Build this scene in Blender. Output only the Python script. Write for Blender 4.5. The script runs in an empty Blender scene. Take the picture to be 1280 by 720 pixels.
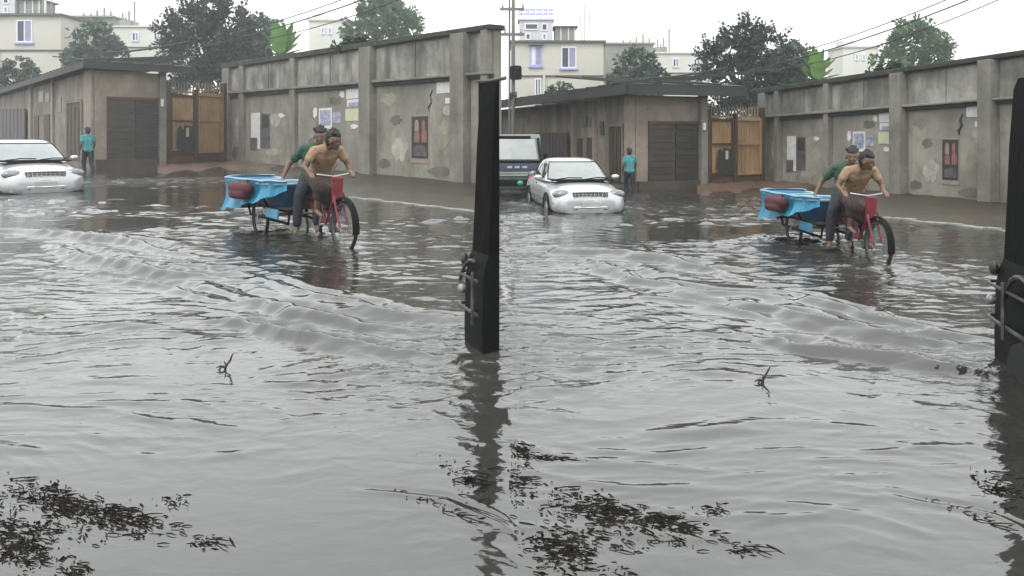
import bpy, bmesh, math, random
import numpy as np
from mathutils import Vector, Matrix
random.seed(7); np.random.seed(7)
R = math.radians
scene = bpy.context.scene
COL = scene.collection

# ------------------------------------------------------------------ camera
HOR, CH, F = 168.0, 1.5, 1000.0            # eye level (photo row), eye height in m, focal length in photo pixels
cam_d = bpy.data.cameras.new('camera'); cam = bpy.data.objects.new('camera', cam_d); COL.objects.link(cam)
cam_d.sensor_width = 36.0; cam_d.lens = 36.0 * F / 1280.0
cam_d.shift_y = -(360.0 - HOR) / 1280.0     # level camera, the lens shifted down: verticals stay upright
cam_d.clip_start = 0.05; cam_d.clip_end = 3000
cam.location = (0, 0, CH); cam.rotation_euler = (R(90), 0, 0)
scene.camera = cam

# ------------------------------------------------------------------ world and sun (overcast)
SUN_EL, SUN_AZ = 58.0, 200.0
world = bpy.data.worlds.new('World'); scene.world = world; world.use_nodes = True
nt = world.node_tree; nt.nodes.clear()
def N(tree, typ, **kw):
    n = tree.nodes.new(typ)
    for k, v in kw.items(): setattr(n, k, v)
    return n
wo = N(nt, 'ShaderNodeOutputWorld'); bg = N(nt, 'ShaderNodeBackground'); bg.inputs['Strength'].default_value = 0.138
sky = N(nt, 'ShaderNodeTexSky'); sky.sky_type = 'NISHITA'; sky.sun_disc = False
sky.sun_elevation = R(SUN_EL); sky.sun_rotation = R(SUN_AZ); sky.dust_density = 4.0
hs = N(nt, 'ShaderNodeHueSaturation'); hs.inputs['Saturation'].default_value = 0.12
mixw = N(nt, 'ShaderNodeMix', data_type='RGBA'); mixw.inputs[0].default_value = 0.86
tcw = N(nt, 'ShaderNodeTexCoord'); nw = N(nt, 'ShaderNodeTexNoise'); nw.inputs['Scale'].default_value = 2.2; nw.inputs['Detail'].default_value = 4
crw = N(nt, 'ShaderNodeValToRGB')
crw.color_ramp.elements[0].position = 0.25; crw.color_ramp.elements[0].color = (6.9, 7.15, 7.1, 1)
crw.color_ramp.elements[1].position = 0.75; crw.color_ramp.elements[1].color = (7.6, 7.8, 7.75, 1)
L = nt.links.new
L(sky.outputs[0], hs.inputs['Color']); L(tcw.outputs['Generated'], nw.inputs['Vector']); L(nw.outputs[0], crw.inputs[0])
L(hs.outputs[0], mixw.inputs[6]); L(crw.outputs[0], mixw.inputs[7]); L(mixw.outputs[2], bg.inputs[0]); L(bg.outputs[0], wo.inputs[0])
sun_d = bpy.data.lights.new('sun', 'SUN'); sun = bpy.data.objects.new('sun', sun_d); COL.objects.link(sun)
sun_d.energy = 0.9; sun_d.angle = R(25); sun_d.color = (1, 0.97, 0.93)
_a, _e = R(SUN_AZ), R(SUN_EL)
_dir = Vector((math.sin(_a) * math.cos(_e), math.cos(_a) * math.cos(_e), math.sin(_e)))
sun.rotation_euler = _dir.to_track_quat('Z', 'Y').to_euler(); sun.location = _dir * 80
scene.view_settings.view_transform = 'Standard'; scene.view_settings.look = 'None'
scene.view_settings.exposure = 0.95; scene.view_settings.gamma = 1.0
scene.cycles.max_bounces = 6; scene.cycles.volume_bounces = 2; scene.cycles.caustics_reflective = False; scene.cycles.caustics_refractive = False

# ------------------------------------------------------------------ materials
def mat(name, c1, c2=None, scale=4.0, rough=0.8, streak=0.0, streak_col=(0.04, 0.04, 0.035), bump=0.0, metal=0.0, detail=6, speck=0.0,
        bscale=None, spec=None, transl=0.0):
    m = bpy.data.materials.new(name); m.use_nodes = True; t = m.node_tree; b = t.nodes['Principled BSDF']; l = t.links.new
    c2 = c2 or tuple(x * 0.75 for x in c1)
    if not any(w in name for w in ('render', 'cement', 'window', 'glass', 'chrome', 'steel', 'grille', 'lens', 'paper', 'car_paint')):
        c1 = tuple(x * ALB for x in c1); c2 = tuple(x * ALB for x in c2)
    tc = N(t, 'ShaderNodeTexCoord'); n1 = N(t, 'ShaderNodeTexNoise'); n1.inputs['Scale'].default_value = scale; n1.inputs['Detail'].default_value = detail
    n1.inputs['Roughness'].default_value = 0.65
    l(tc.outputs['Object'], n1.inputs['Vector'])
    cr = N(t, 'ShaderNodeValToRGB'); cr.color_ramp.elements[0].position = 0.32; cr.color_ramp.elements[1].position = 0.68
    cr.color_ramp.elements[0].color = (*c2, 1); cr.color_ramp.elements[1].color = (*c1, 1)
    l(n1.outputs[0], cr.inputs[0]); out = cr.outputs[0]
    if streak:
        mp = N(t, 'ShaderNodeMapping'); mp.inputs['Scale'].default_value = (0.75, 0.75, 0.16)
        n2 = N(t, 'ShaderNodeTexNoise'); n2.inputs['Scale'].default_value = 2.2; n2.inputs['Detail'].default_value = 5; n2.inputs['Roughness'].default_value = 0.6
        l(tc.outputs['Object'], mp.inputs[0]); l(mp.outputs[0], n2.inputs['Vector'])
        c3 = N(t, 'ShaderNodeValToRGB'); c3.color_ramp.elements[0].position = 0.46; c3.color_ramp.elements[1].position = 0.72
        c3.color_ramp.elements[0].color = (0, 0, 0, 1); c3.color_ramp.elements[1].color = (streak,) * 3 + (1,)
        l(n2.outputs[0], c3.inputs[0])
        mx = N(t, 'ShaderNodeMix', data_type='RGBA'); l(c3.outputs[0], mx.inputs[0]); l(out, mx.inputs[6]); mx.inputs[7].default_value = (*streak_col, 1)
        out = mx.outputs[2]
    if speck:
        n4 = N(t, 'ShaderNodeTexNoise'); n4.inputs['Scale'].default_value = scale * 9; n4.inputs['Detail'].default_value = 3
        l(tc.outputs['Object'], n4.inputs['Vector'])
        c4 = N(t, 'ShaderNodeValToRGB'); c4.color_ramp.elements[0].position = 0.55; c4.color_ramp.elements[1].position = 0.7
        c4.color_ramp.elements[0].color = (0, 0, 0, 1); c4.color_ramp.elements[1].color = (speck,) * 3 + (1,)
        l(n4.outputs[0], c4.inputs[0])
        m4 = N(t, 'ShaderNodeMix', data_type='RGBA'); l(c4.outputs[0], m4.inputs[0]); l(out, m4.inputs[6]); m4.inputs[7].default_value = (*[x * 0.3 for x in c1], 1)
        out = m4.outputs[2]
    l(out, b.inputs['Base Color']); b.inputs['Roughness'].default_value = rough; b.inputs['Metallic'].default_value = metal
    if spec is not None: b.inputs['Specular IOR Level'].default_value = spec
    if bump:
        n3 = N(t, 'ShaderNodeTexNoise'); n3.inputs['Scale'].default_value = bscale or scale * 6; n3.inputs['Detail'].default_value = 6
        l(tc.outputs['Object'], n3.inputs['Vector'])
        bp = N(t, 'ShaderNodeBump'); bp.inputs['Strength'].default_value = bump; bp.inputs['Distance'].default_value = 0.03
        l(n3.outputs[0], bp.inputs['Height']); l(bp.outputs[0], b.inputs['Normal'])
    if transl:
        tr = N(t, 'ShaderNodeBsdfTranslucent'); l(out, tr.inputs[0]); ms = N(t, 'ShaderNodeMixShader'); ms.inputs[0].default_value = transl
        o = t.nodes['Material Output']; l(b.outputs[0], ms.inputs[1]); l(tr.outputs[0], ms.inputs[2]); l(ms.outputs[0], o.inputs[0])
    return m
ALB = 0.55      # scales most base colours down evenly to suit the raised exposure
M = {}
M['plaster'] = mat('weathered_plaster', (0.56, 0.53, 0.455), (0.21, 0.195, 0.16), 0.5, 0.9, 0.75, (0.15, 0.14, 0.115), 0.35, speck=0.35)
M['parapet'] = mat('parapet_plaster', (0.62, 0.60, 0.54), (0.15, 0.15, 0.135), 0.8, 0.9, 0.95, (0.055, 0.06, 0.052), 0.35, speck=0.4)
M['concrete'] = mat('pilaster_concrete', (0.42, 0.40, 0.35), (0.20, 0.19, 0.16), 0.9, 0.9, 0.6, (0.09, 0.09, 0.08), 0.3, speck=0.3)
M['mossy'] = mat('mossy_coping', (0.085, 0.09, 0.075), (0.02, 0.023, 0.019), 1.8, 0.95, 0.5, (0.03, 0.035, 0.03), 0.5)
M['reflected'] = mat('red_brown_reflection', (0.21, 0.125, 0.085), (0.10, 0.062, 0.045), 1.2, 0.6, bump=0.5)
M['verge'] = mat('verge_reflection', (0.085, 0.064, 0.038), (0.034, 0.026, 0.017), 0.9, 0.5, bump=0.6, bscale=3, speck=0.3)
M['patch_pale'] = mat('worn_pale_plaster', (0.74, 0.70, 0.61), (0.36, 0.335, 0.28), 2.2, 0.9, speck=0.4)
M['patch_dark'] = mat('damp_dark_plaster', (0.27, 0.25, 0.205), (0.15, 0.14, 0.115), 1.2, 0.9, speck=0.4)
M['patch_olive'] = mat('olive_damp_plaster', (0.52, 0.50, 0.38), (0.28, 0.265, 0.195), 1.6, 0.9, speck=0.4)
M['plinth'] = mat('damp_plinth', (0.15, 0.115, 0.085), (0.06, 0.05, 0.04), 1.5, 0.7, 0.4, (0.03, 0.025, 0.02), 0.3)
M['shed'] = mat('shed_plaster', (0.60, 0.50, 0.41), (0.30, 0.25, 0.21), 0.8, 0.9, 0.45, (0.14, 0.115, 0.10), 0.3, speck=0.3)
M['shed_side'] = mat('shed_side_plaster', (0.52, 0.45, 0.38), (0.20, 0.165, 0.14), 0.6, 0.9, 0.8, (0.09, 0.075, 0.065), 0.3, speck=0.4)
M['roofsheet'] = mat('dark_roof_sheet', (0.055, 0.058, 0.057), (0.028, 0.03, 0.03), 1.0, 0.7, 0.5, (0.03, 0.03, 0.03), 0.2)
M['shutter'] = mat('dark_shutter', (0.05, 0.042, 0.04), (0.024, 0.02, 0.02), 1.5, 0.6, 0.5, (0.02, 0.018, 0.018))
M['shutter2'] = mat('faded_shutter', (0.095, 0.08, 0.074), (0.05, 0.042, 0.04), 1.5, 0.6, 0.6, (0.03, 0.025, 0.025))
M['maroon'] = mat('maroon_sheet', (0.075, 0.04, 0.045), (0.035, 0.022, 0.026), 1.2, 0.6, 0.4, (0.02, 0.015, 0.015))
M['doorwood'] = mat('dark_door_wood', (0.13, 0.085, 0.06), (0.05, 0.035, 0.03), 3, 0.7, 0.6, (0.02, 0.015, 0.012))
M['gate'] = mat('tan_gate_sheet', (0.80, 0.52, 0.27), (0.52, 0.33, 0.17), 1.1, 0.7, 0.6, (0.14, 0.085, 0.05), 0.15, speck=0.25)
M['gatelow'] = mat('rusty_gate_foot', (0.22, 0.115, 0.06), (0.11, 0.06, 0.038), 1.6, 0.8, 0.5, (0.05, 0.03, 0.022), 0.2)
M['rust'] = mat('brown_iron', (0.15, 0.085, 0.05), (0.075, 0.045, 0.03), 3, 0.7)
M['spike'] = mat('tan_iron', (0.50, 0.40, 0.28), (0.32, 0.23, 0.15), 3, 0.7)
M['bld_cream'] = mat('cream_render', (0.56, 0.54, 0.48), (0.48, 0.46, 0.41), 0.03, 0.9, 0.25, (0.33, 0.31, 0.27))
M['bld_white'] = mat('white_render', (0.66, 0.66, 0.60), (0.56, 0.56, 0.52), 0.04, 0.9, 0.25, (0.36, 0.36, 0.33))
M['bld_grey'] = mat('grey_cement', (0.30, 0.31, 0.28), (0.22, 0.23, 0.21), 0.05, 0.9, 0.4, (0.15, 0.15, 0.14))
M['bld_band'] = mat('grey_floor_band', (0.22, 0.22, 0.20), (0.15, 0.15, 0.14), 0.1, 0.9)
M['bld_lilac'] = mat('pale_lilac_render', (0.60, 0.60, 0.63), (0.50, 0.50, 0.54), 0.05, 0.9, 0.3, (0.33, 0.33, 0.36))
M['win_blue'] = mat('blue_window_frame', (0.36, 0.38, 0.66), (0.28, 0.30, 0.58), 0.3, 0.5)
M['win_white'] = mat('white_window_frame', (0.72, 0.73, 0.80), (0.64, 0.65, 0.72), 0.3, 0.5)
M['win_dark'] = mat('dark_glass', (0.045, 0.05, 0.085), (0.03, 0.032, 0.055), 0.3, 0.15)
M['win_pale'] = mat('pale_glass', (0.27, 0.28, 0.40), (0.20, 0.21, 0.31), 0.3, 0.15)
M['bark'] = mat('bark', (0.10, 0.08, 0.06), (0.05, 0.04, 0.03), 0.6, 0.95)
M['leaf_dark'] = mat('dark_leaf', (0.050, 0.088, 0.066), (0.016, 0.033, 0.027), 0.09, 0.6, transl=0.25)
M['leaf_blue'] = mat('bluish_leaf', (0.19, 0.27, 0.22), (0.08, 0.13, 0.105), 0.09, 0.6, transl=0.25)
M['leaf_mid'] = mat('mid_green_leaf', (0.20, 0.34, 0.16), (0.075, 0.15, 0.075), 0.09, 0.6, transl=0.3)
M['leaf_banana'] = mat('bright_banana_leaf', (0.24, 0.50, 0.10), (0.11, 0.29, 0.055), 0.12, 0.45, transl=0.45)
M['leaf_yellow'] = mat('yellowish_leaf', (0.42, 0.46, 0.16), (0.28, 0.34, 0.10), 0.2, 0.5, transl=0.4)
M['black'] = mat('black_paint', (0.006, 0.006, 0.0065), (0.004, 0.004, 0.004), 2, 0.6, spec=0.12)
M['blackcloth'] = mat('black_tarpaulin', (0.010, 0.0095, 0.010), (0.006, 0.006, 0.0065), 5, 0.9, spec=0.08, bump=0.3, bscale=14)
M['rubber'] = mat('tyre_rubber', (0.02, 0.02, 0.02), (0.012, 0.012, 0.012), 8, 0.8)
M['steel'] = mat('bare_steel', (0.42, 0.42, 0.42), (0.28, 0.28, 0.28), 9, 0.35, metal=0.9)
M['wornsteel'] = mat('worn_bar', (0.20, 0.20, 0.195), (0.03, 0.03, 0.03), 9, 0.45, metal=0.3)
M['silver'] = mat('silver_car_paint', (0.52, 0.53, 0.54), (0.46, 0.47, 0.48), 2.0, 0.2, metal=0.45)
M['carglass'] = mat('wet_car_glass', (0.27, 0.29, 0.29), (0.19, 0.21, 0.21), 1.6, 0.12, spec=0.9)
M['sideglass'] = mat('tinted_glass', (0.03, 0.032, 0.034), (0.02, 0.022, 0.022), 3.0, 0.08)
M['chrome'] = mat('chrome', (0.75, 0.75, 0.76), (0.65, 0.65, 0.66), 5, 0.12, metal=1.0)
M['lamp'] = mat('headlamp_lens', (0.28, 0.29, 0.31), (0.09, 0.095, 0.105), 12, 0.1, spec=0.8)
M['redlens'] = mat('red_lens', (0.28, 0.02, 0.02), (0.18, 0.012, 0.012), 6, 0.2)
M['plate'] = mat('number_plate', (0.70, 0.70, 0.68), (0.62, 0.62, 0.60), 8, 0.5)
M['grillemesh'] = mat('dark_grille', (0.03, 0.03, 0.032), (0.015, 0.015, 0.016), 20, 0.4)
M['vanblue'] = mat('navy_band', (0.07, 0.10, 0.19), (0.05, 0.07, 0.13), 3, 0.35)
M['vangreen'] = mat('dark_green_paint', (0.20, 0.26, 0.235), (0.11, 0.15, 0.135), 3, 0.4)
M['lampgreen'] = mat('green_lamp_lens', (0.03, 0.36, 0.20), (0.02, 0.26, 0.15), 6, 0.2)
M['cyan'] = mat('cyan_plastic', (0.11, 0.58, 0.86), (0.05, 0.40, 0.70), 3.2, 0.3, transl=0.25)
M['blue'] = mat('blue_plastic', (0.09, 0.28, 0.50), (0.035, 0.13, 0.28), 3.2, 0.35, transl=0.1)
M['rimblue'] = mat('pale_blue_rim', (0.42, 0.66, 0.80), (0.34, 0.58, 0.74), 3, 0.3)
M['maroonbag'] = mat('maroon_sack', (0.16, 0.025, 0.04), (0.09, 0.015, 0.025), 5, 0.8, bump=0.4)
M['red'] = mat('red_paint', (0.40, 0.035, 0.06), (0.20, 0.02, 0.032), 9, 0.5, speck=0.5)
M['wood'] = mat('wet_planks', (0.10, 0.085, 0.07), (0.05, 0.042, 0.036), 5, 0.6)
M['skin'] = mat('brown_skin', (0.30, 0.175, 0.115), (0.24, 0.135, 0.09), 6, 0.5)
M['skindark'] = mat('dark_skin', (0.17, 0.095, 0.065), (0.13, 0.07, 0.05), 6, 0.5)
M['hair'] = mat('black_hair', (0.022, 0.018, 0.016), (0.012, 0.010, 0.010), 20, 0.6, bump=0.5, bscale=60)
M['eye'] = mat('eye', (0.25, 0.24, 0.23), (0.10, 0.08, 0.07), 40, 0.2)
M['greenshirt'] = mat('dark_green_shirt', (0.050, 0.15, 0.095), (0.028, 0.085, 0.062), 5, 0.85, bump=1.0, bscale=15)
M['turq'] = mat('turquoise_shirt', (0.10, 0.46, 0.47), (0.07, 0.34, 0.38), 6, 0.85, bump=1.0, bscale=15)
M['tan'] = mat('tan_shirt', (0.62, 0.43, 0.27), (0.44, 0.27, 0.16), 7, 0.85, speck=0.4, bump=1.0, bscale=15)
M['lungi'] = mat('printed_lungi', (0.13, 0.075, 0.06), (0.018, 0.016, 0.02), 22, 0.85, detail=2)
M['darktrouser'] = mat('navy_trousers', (0.028, 0.034, 0.052), (0.016, 0.019, 0.03), 6, 0.85, bump=1.0, bscale=15)
M['kerb'] = mat('pale_kerb', (0.46, 0.45, 0.42), (0.24, 0.235, 0.21), 2.5, 0.85, bump=0.3)
M['road'] = mat('wet_road', (0.06, 0.057, 0.052), (0.035, 0.033, 0.03), 0.8, 0.8)
M['paper'] = mat('white_paper', (0.66, 0.66, 0.64), (0.46, 0.46, 0.46), 4, 0.85, speck=0.25)
M['paperblue'] = mat('blue_print_paper', (0.40, 0.41, 0.48), (0.13, 0.14, 0.22), 7, 0.85, detail=2)
M['paperyellow'] = mat('yellowish_paper', (0.52, 0.53, 0.36), (0.40, 0.40, 0.28), 3, 0.85, speck=0.4)
M['paperdark'] = mat('dark_print_paper', (0.13, 0.12, 0.125), (0.035, 0.033, 0.038), 3.5, 0.7, detail=3)
M['printblack'] = mat('black_print', (0.05, 0.045, 0.055), (0.028, 0.025, 0.03), 6, 0.7)
M['printpink'] = mat('pink_print', (0.42, 0.20, 0.17), (0.30, 0.11, 0.10), 4, 0.7)
M['printpale'] = mat('pale_print', (0.50, 0.42, 0.36), (0.34, 0.26, 0.22), 6, 0.7)
M['printgreen'] = mat('dark_green_print', (0.055, 0.065, 0.055), (0.03, 0.036, 0.034), 4, 0.7)
M['debris'] = mat('wet_leaf_litter', (0.050, 0.040, 0.032), (0.010, 0.009, 0.008), 9, 0.95, spec=0.05)
M['twig'] = mat('wet_twig', (0.07, 0.06, 0.05), (0.035, 0.03, 0.026), 14, 0.6)
M['cable'] = mat('cable', (0.05, 0.05, 0.05), (0.03, 0.03, 0.03), 4, 0.7)
M['pole'] = mat('pole_concrete', (0.40, 0.40, 0.37), (0.22, 0.22, 0.20), 0.3, 0.85)
M['tintank'] = mat('tin_sheet', (0.42, 0.43, 0.42), (0.30, 0.31, 0.30), 0.1, 0.5, 0.4, (0.2, 0.19, 0.17))

def water_material():
    m = bpy.data.materials.new('flood_water'); m.use_nodes = True; t = m.node_tree; b = t.nodes['Principled BSDF']; l = t.links.new
    tc = N(t, 'ShaderNodeTexCoord')
    n0 = N(t, 'ShaderNodeTexNoise'); n0.inputs['Scale'].default_value = 0.35; n0.inputs['Detail'].default_value = 5
    l(tc.outputs['Object'], n0.inputs['Vector'])
    cr = N(t, 'ShaderNodeValToRGB'); cr.color_ramp.elements[0].position = 0.3; cr.color_ramp.elements[1].position = 0.7
    cr.color_ramp.elements[0].color = (0.022, 0.0215, 0.020, 1); cr.color_ramp.elements[1].color = (0.042, 0.041, 0.038, 1)
    l(n0.outputs[0], cr.inputs[0]); l(cr.outputs[0], b.inputs['Base Color'])
    b.inputs['Roughness'].default_value = 0.06; b.inputs['IOR'].default_value = 1.85
    mp = N(t, 'ShaderNodeMapping'); mp.inputs['Scale'].default_value = (0.55, 1.0, 1.0)
    l(tc.outputs['Object'], mp.inputs[0])
    n1 = N(t, 'ShaderNodeTexNoise'); n1.inputs['Scale'].default_value = 7.0; n1.inputs['Detail'].default_value = 3; n1.inputs['Distortion'].default_value = 0.6
    n2 = N(t, 'ShaderNodeTexNoise'); n2.inputs['Scale'].default_value = 26.0; n2.inputs['Detail'].default_value = 2
    for n in (n1, n2): l(mp.outputs[0], n.inputs['Vector'])
    ad = N(t, 'ShaderNodeMath', operation='MULTIPLY_ADD'); l(n2.outputs[0], ad.inputs[0]); ad.inputs[1].default_value = 0.16; l(n1.outputs[0], ad.inputs[2])
    at = N(t, 'ShaderNodeAttribute'); at.attribute_name = 'ruffle'
    bp = N(t, 'ShaderNodeBump'); bp.inputs['Distance'].default_value = 0.06
    l(at.outputs['Fac'], bp.inputs['Strength']); l(ad.outputs[0], bp.inputs['Height']); l(bp.outputs[0], b.inputs['Normal'])
    return m
M['water'] = water_material()

# ------------------------------------------------------------------ helpers
WORLD = {}
def put(o, parent=None):
    COL.objects.link(o)
    if parent is not None: o.parent = parent
    return o
def tag(o, label, cat, group=None, kind=None):
    if label: o['label'] = label
    if cat: o['category'] = cat
    if group: o['group'] = group
    if kind: o['kind'] = kind
    return o
def empty(name, loc, label, cat, group=None, rz=0.0, sc=1.0):
    o = bpy.data.objects.new(name, None); o.empty_display_size = 0.2; put(o)
    o.location = loc; o.rotation_euler = (0, 0, rz); o.scale = (sc,) * 3
    WORLD[o.name] = Vector(loc)
    return tag(o, label, cat, group)
def wloc(o):
    return WORLD.get(o.name, Vector((0, 0, 0)))
class MB:
    """collects shapes, builds ONE mesh object"""
    def __init__(s): s.v = []; s.f = []
    def add(s, vs, fs):
        o = len(s.v); s.v += [tuple(x) for x in vs]; s.f += [tuple(i + o for i in f) for f in fs]; return s
    def box(s, x0, x1, y0, y1, z0, z1):
        return s.hexa([(x0, y0, z0), (x1, y0, z0), (x1, y1, z0), (x0, y1, z0)], [(x0, y0, z1), (x1, y0, z1), (x1, y1, z1), (x0, y1, z1)])
    def hexa(s, a, b):
        n = len(a)
        fs = [tuple(range(n))[::-1], tuple(range(n, 2 * n))] + [(i, (i + 1) % n, n + (i + 1) % n, n + i) for i in range(n)]
        return s.add(list(a) + list(b), fs)
    def tube(s, pts, r, n=8, cap=True):
        pts = [Vector(p) for p in pts]
        rs = r if isinstance(r, (list, tuple)) else [r] * len(pts)
        vs = []; fs = []
        up = Vector((0.13, 0.21, 1)).normalized()
        for i, p in enumerate(pts):
            d = (pts[min(i + 1, len(pts) - 1)] - pts[max(i - 1, 0)]).normalized()
            a = d.cross(up)
            if a.length < 0.05: a = d.cross(Vector((1, 0, 0)))
            a.normalize(); b2 = d.cross(a)
            for k in range(n):
                t = 2 * math.pi * k / n
                vs.append(p + (a * math.cos(t) + b2 * math.sin(t)) * rs[i])
        for i in range(len(pts) - 1):
            for k in range(n):
                k2 = (k + 1) % n; fs.append((i * n + k, i * n + k2, (i + 1) * n + k2, (i + 1) * n + k))
        if cap:
            fs.append(tuple(range(n))[::-1]); fs.append(tuple((len(pts) - 1) * n + k for k in range(n)))
        return s.add(vs, fs)
    def loft(s, rings, cap=True, closed=True):
        n = len(rings[0]); vs = [p for r_ in rings for p in r_]; fs = []
        for i in range(len(rings) - 1):
            for k in range(n if closed else n - 1):
                k2 = (k + 1) % n; fs.append((i * n + k, i * n + k2, (i + 1) * n + k2, (i + 1) * n + k))
        if cap and closed:
            fs.append(tuple(range(n))[::-1]); fs.append(tuple((len(rings) - 1) * n + k for k in range(n)))
        return s.add(vs, fs)
    def lathe(s, prof, n=24, c=(0, 0, 0), axis='z', cap=True):
        rings = []
        for r_, h in prof:
            ring = []
            for k in range(n):
                t = 2 * math.pi * k / n; x, y = r_ * math.cos(t), r_ * math.sin(t)
                p = (x, y, h) if axis == 'z' else ((x, h, y) if axis == 'y' else (h, x, y))
                ring.append((p[0] + c[0], p[1] + c[1], p[2] + c[2]))
            rings.append(ring)
        return s.loft(rings, cap)
    def ball(s, c, r, n=12, m=8, sc=(1, 1, 1)):
        rings = []
        for i in range(1, m):
            a = math.pi * i / m
            rings.append([(c[0] + r * sc[0] * math.sin(a) * math.cos(2 * math.pi * k / n), c[1] + r * sc[1] * math.sin(a) * math.sin(2 * math.pi * k / n),
                           c[2] - r * sc[2] * math.cos(a)) for k in range(n)])
        return s.loft(rings)
    def mesh(s, name, m, off=(0, 0, 0), smooth=False, bevel=0.0):
        me = bpy.data.meshes.new(name); me.from_pydata([(v[0] - off[0], v[1] - off[1], v[2] - off[2]) for v in s.v], [], s.f)
        bm = bmesh.new(); bm.from_mesh(me); bmesh.ops.recalc_face_normals(bm, faces=bm.faces)
        if bevel:
            bmesh.ops.bevel(bm, geom=list(bm.edges), offset=bevel, segments=2, affect='EDGES', clamp_overlap=True, profile=0.5)
        bm.to_mesh(me); bm.free()
        if smooth:
            me.shade_smooth()
            try: me.set_sharp_from_angle(angle=R(40))
            except Exception: pass
        me.materials.append(m); return me
    def build(s, name, m, parent=None, world=False, smooth=False, bevel=0.0, root=None):
        off = wloc(root or parent) if (world and (root or parent) is not None) else (0, 0, 0)
        o = bpy.data.objects.new(name, s.mesh(name, m, off, smooth, bevel)); return put(o, parent)
def copy_tree(o, parent=None):
    c = o.copy(); COL.objects.link(c); c.parent = parent
    if parent is not None: c.matrix_parent_inverse = Matrix()
    for ch in list(o.children): copy_tree(ch, c)
    return c

class Half:
    """one of the two stretches of street the photograph shows; (x, y) are measured rows and columns of the first stretch"""
    def __init__(s, key, ox, sx, oy, sy, word):
        s.key, s.ox, s.sx, s.oy, s.sy, s.word = key, ox, sx, oy, sy, word
    def scr(s, x, y): return s.ox + s.sx * x, s.oy + s.sy * y
    def V(s, x, y, Y):
        a, b = s.scr(x, y); return Vector(((a - 640) * Y / F, Y, CH - (b - HOR) * Y / F))
    def G(s, x, y, z=0.0):
        a, b = s.scr(x, y); Y = CH * F / (b - HOR); return Vector(((a - 640) * Y / F, Y, z))
HL = Half('L', 0.0, 1.0, 0.0, 1.0, 'left'); HR = Half('R', 681.0, 0.966, 34.5, 0.962, 'right')
HALVES = (HL, HR)
class Plane:
    """an upright facade through two points of the ground"""
    def __init__(s, h, A, B):
        s.h = h; s.p0 = h.G(*A); s.p1 = h.G(*B); s.d = (s.p1 - s.p0).normalized(); s.n = Vector((s.d.y, -s.d.x, 0))
        if s.n.dot(-s.p0) < 0: s.n = -s.n
    def pt(s, x, y, off=0.0):
        a, b = s.h.scr(x, y); r = Vector(((a - 640) / F, 1, -(b - HOR) / F)); c = Vector((0, 0, CH))
        t = (s.p0 - c).dot(s.n) / r.dot(s.n); return c + r * t + s.n * off
    def quad(s, mb, q, o0, o1):
        return mb.hexa([s.pt(x, y, o0) for x, y in q], [s.pt(x, y, o1) for x, y in q])
    def rect(s, x0, x1, y0, y1):
        """rows y0, y1 hold at the middle column; the edges run level in the place"""
        xm = (x0 + x1) / 2; za, zb = s.pt(xm, y0).z, s.pt(xm, y1).z
        P = [s.pt(x0, y0), s.pt(x1, y0)]
        return [Vector((P[0].x, P[0].y, za)), Vector((P[1].x, P[1].y, za)), Vector((P[1].x, P[1].y, zb)), Vector((P[0].x, P[0].y, zb))]
    def slab(s, mb, x0, x1, y0, y1, o0, o1):
        q = s.rect(x0, x1, y0, y1)
        return mb.hexa([p + s.n * o0 for p in q], [p + s.n * o1 for p in q])

#--STRUCTURE--
# ------------------------------------------------------------------ ground and water
mb = MB(); mb.box(-130, 130, -40, 168, -1.2, -0.42); o = mb.build('road', M['road']); tag(o, 'flooded road bed under the water', None, kind='structure')

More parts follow.
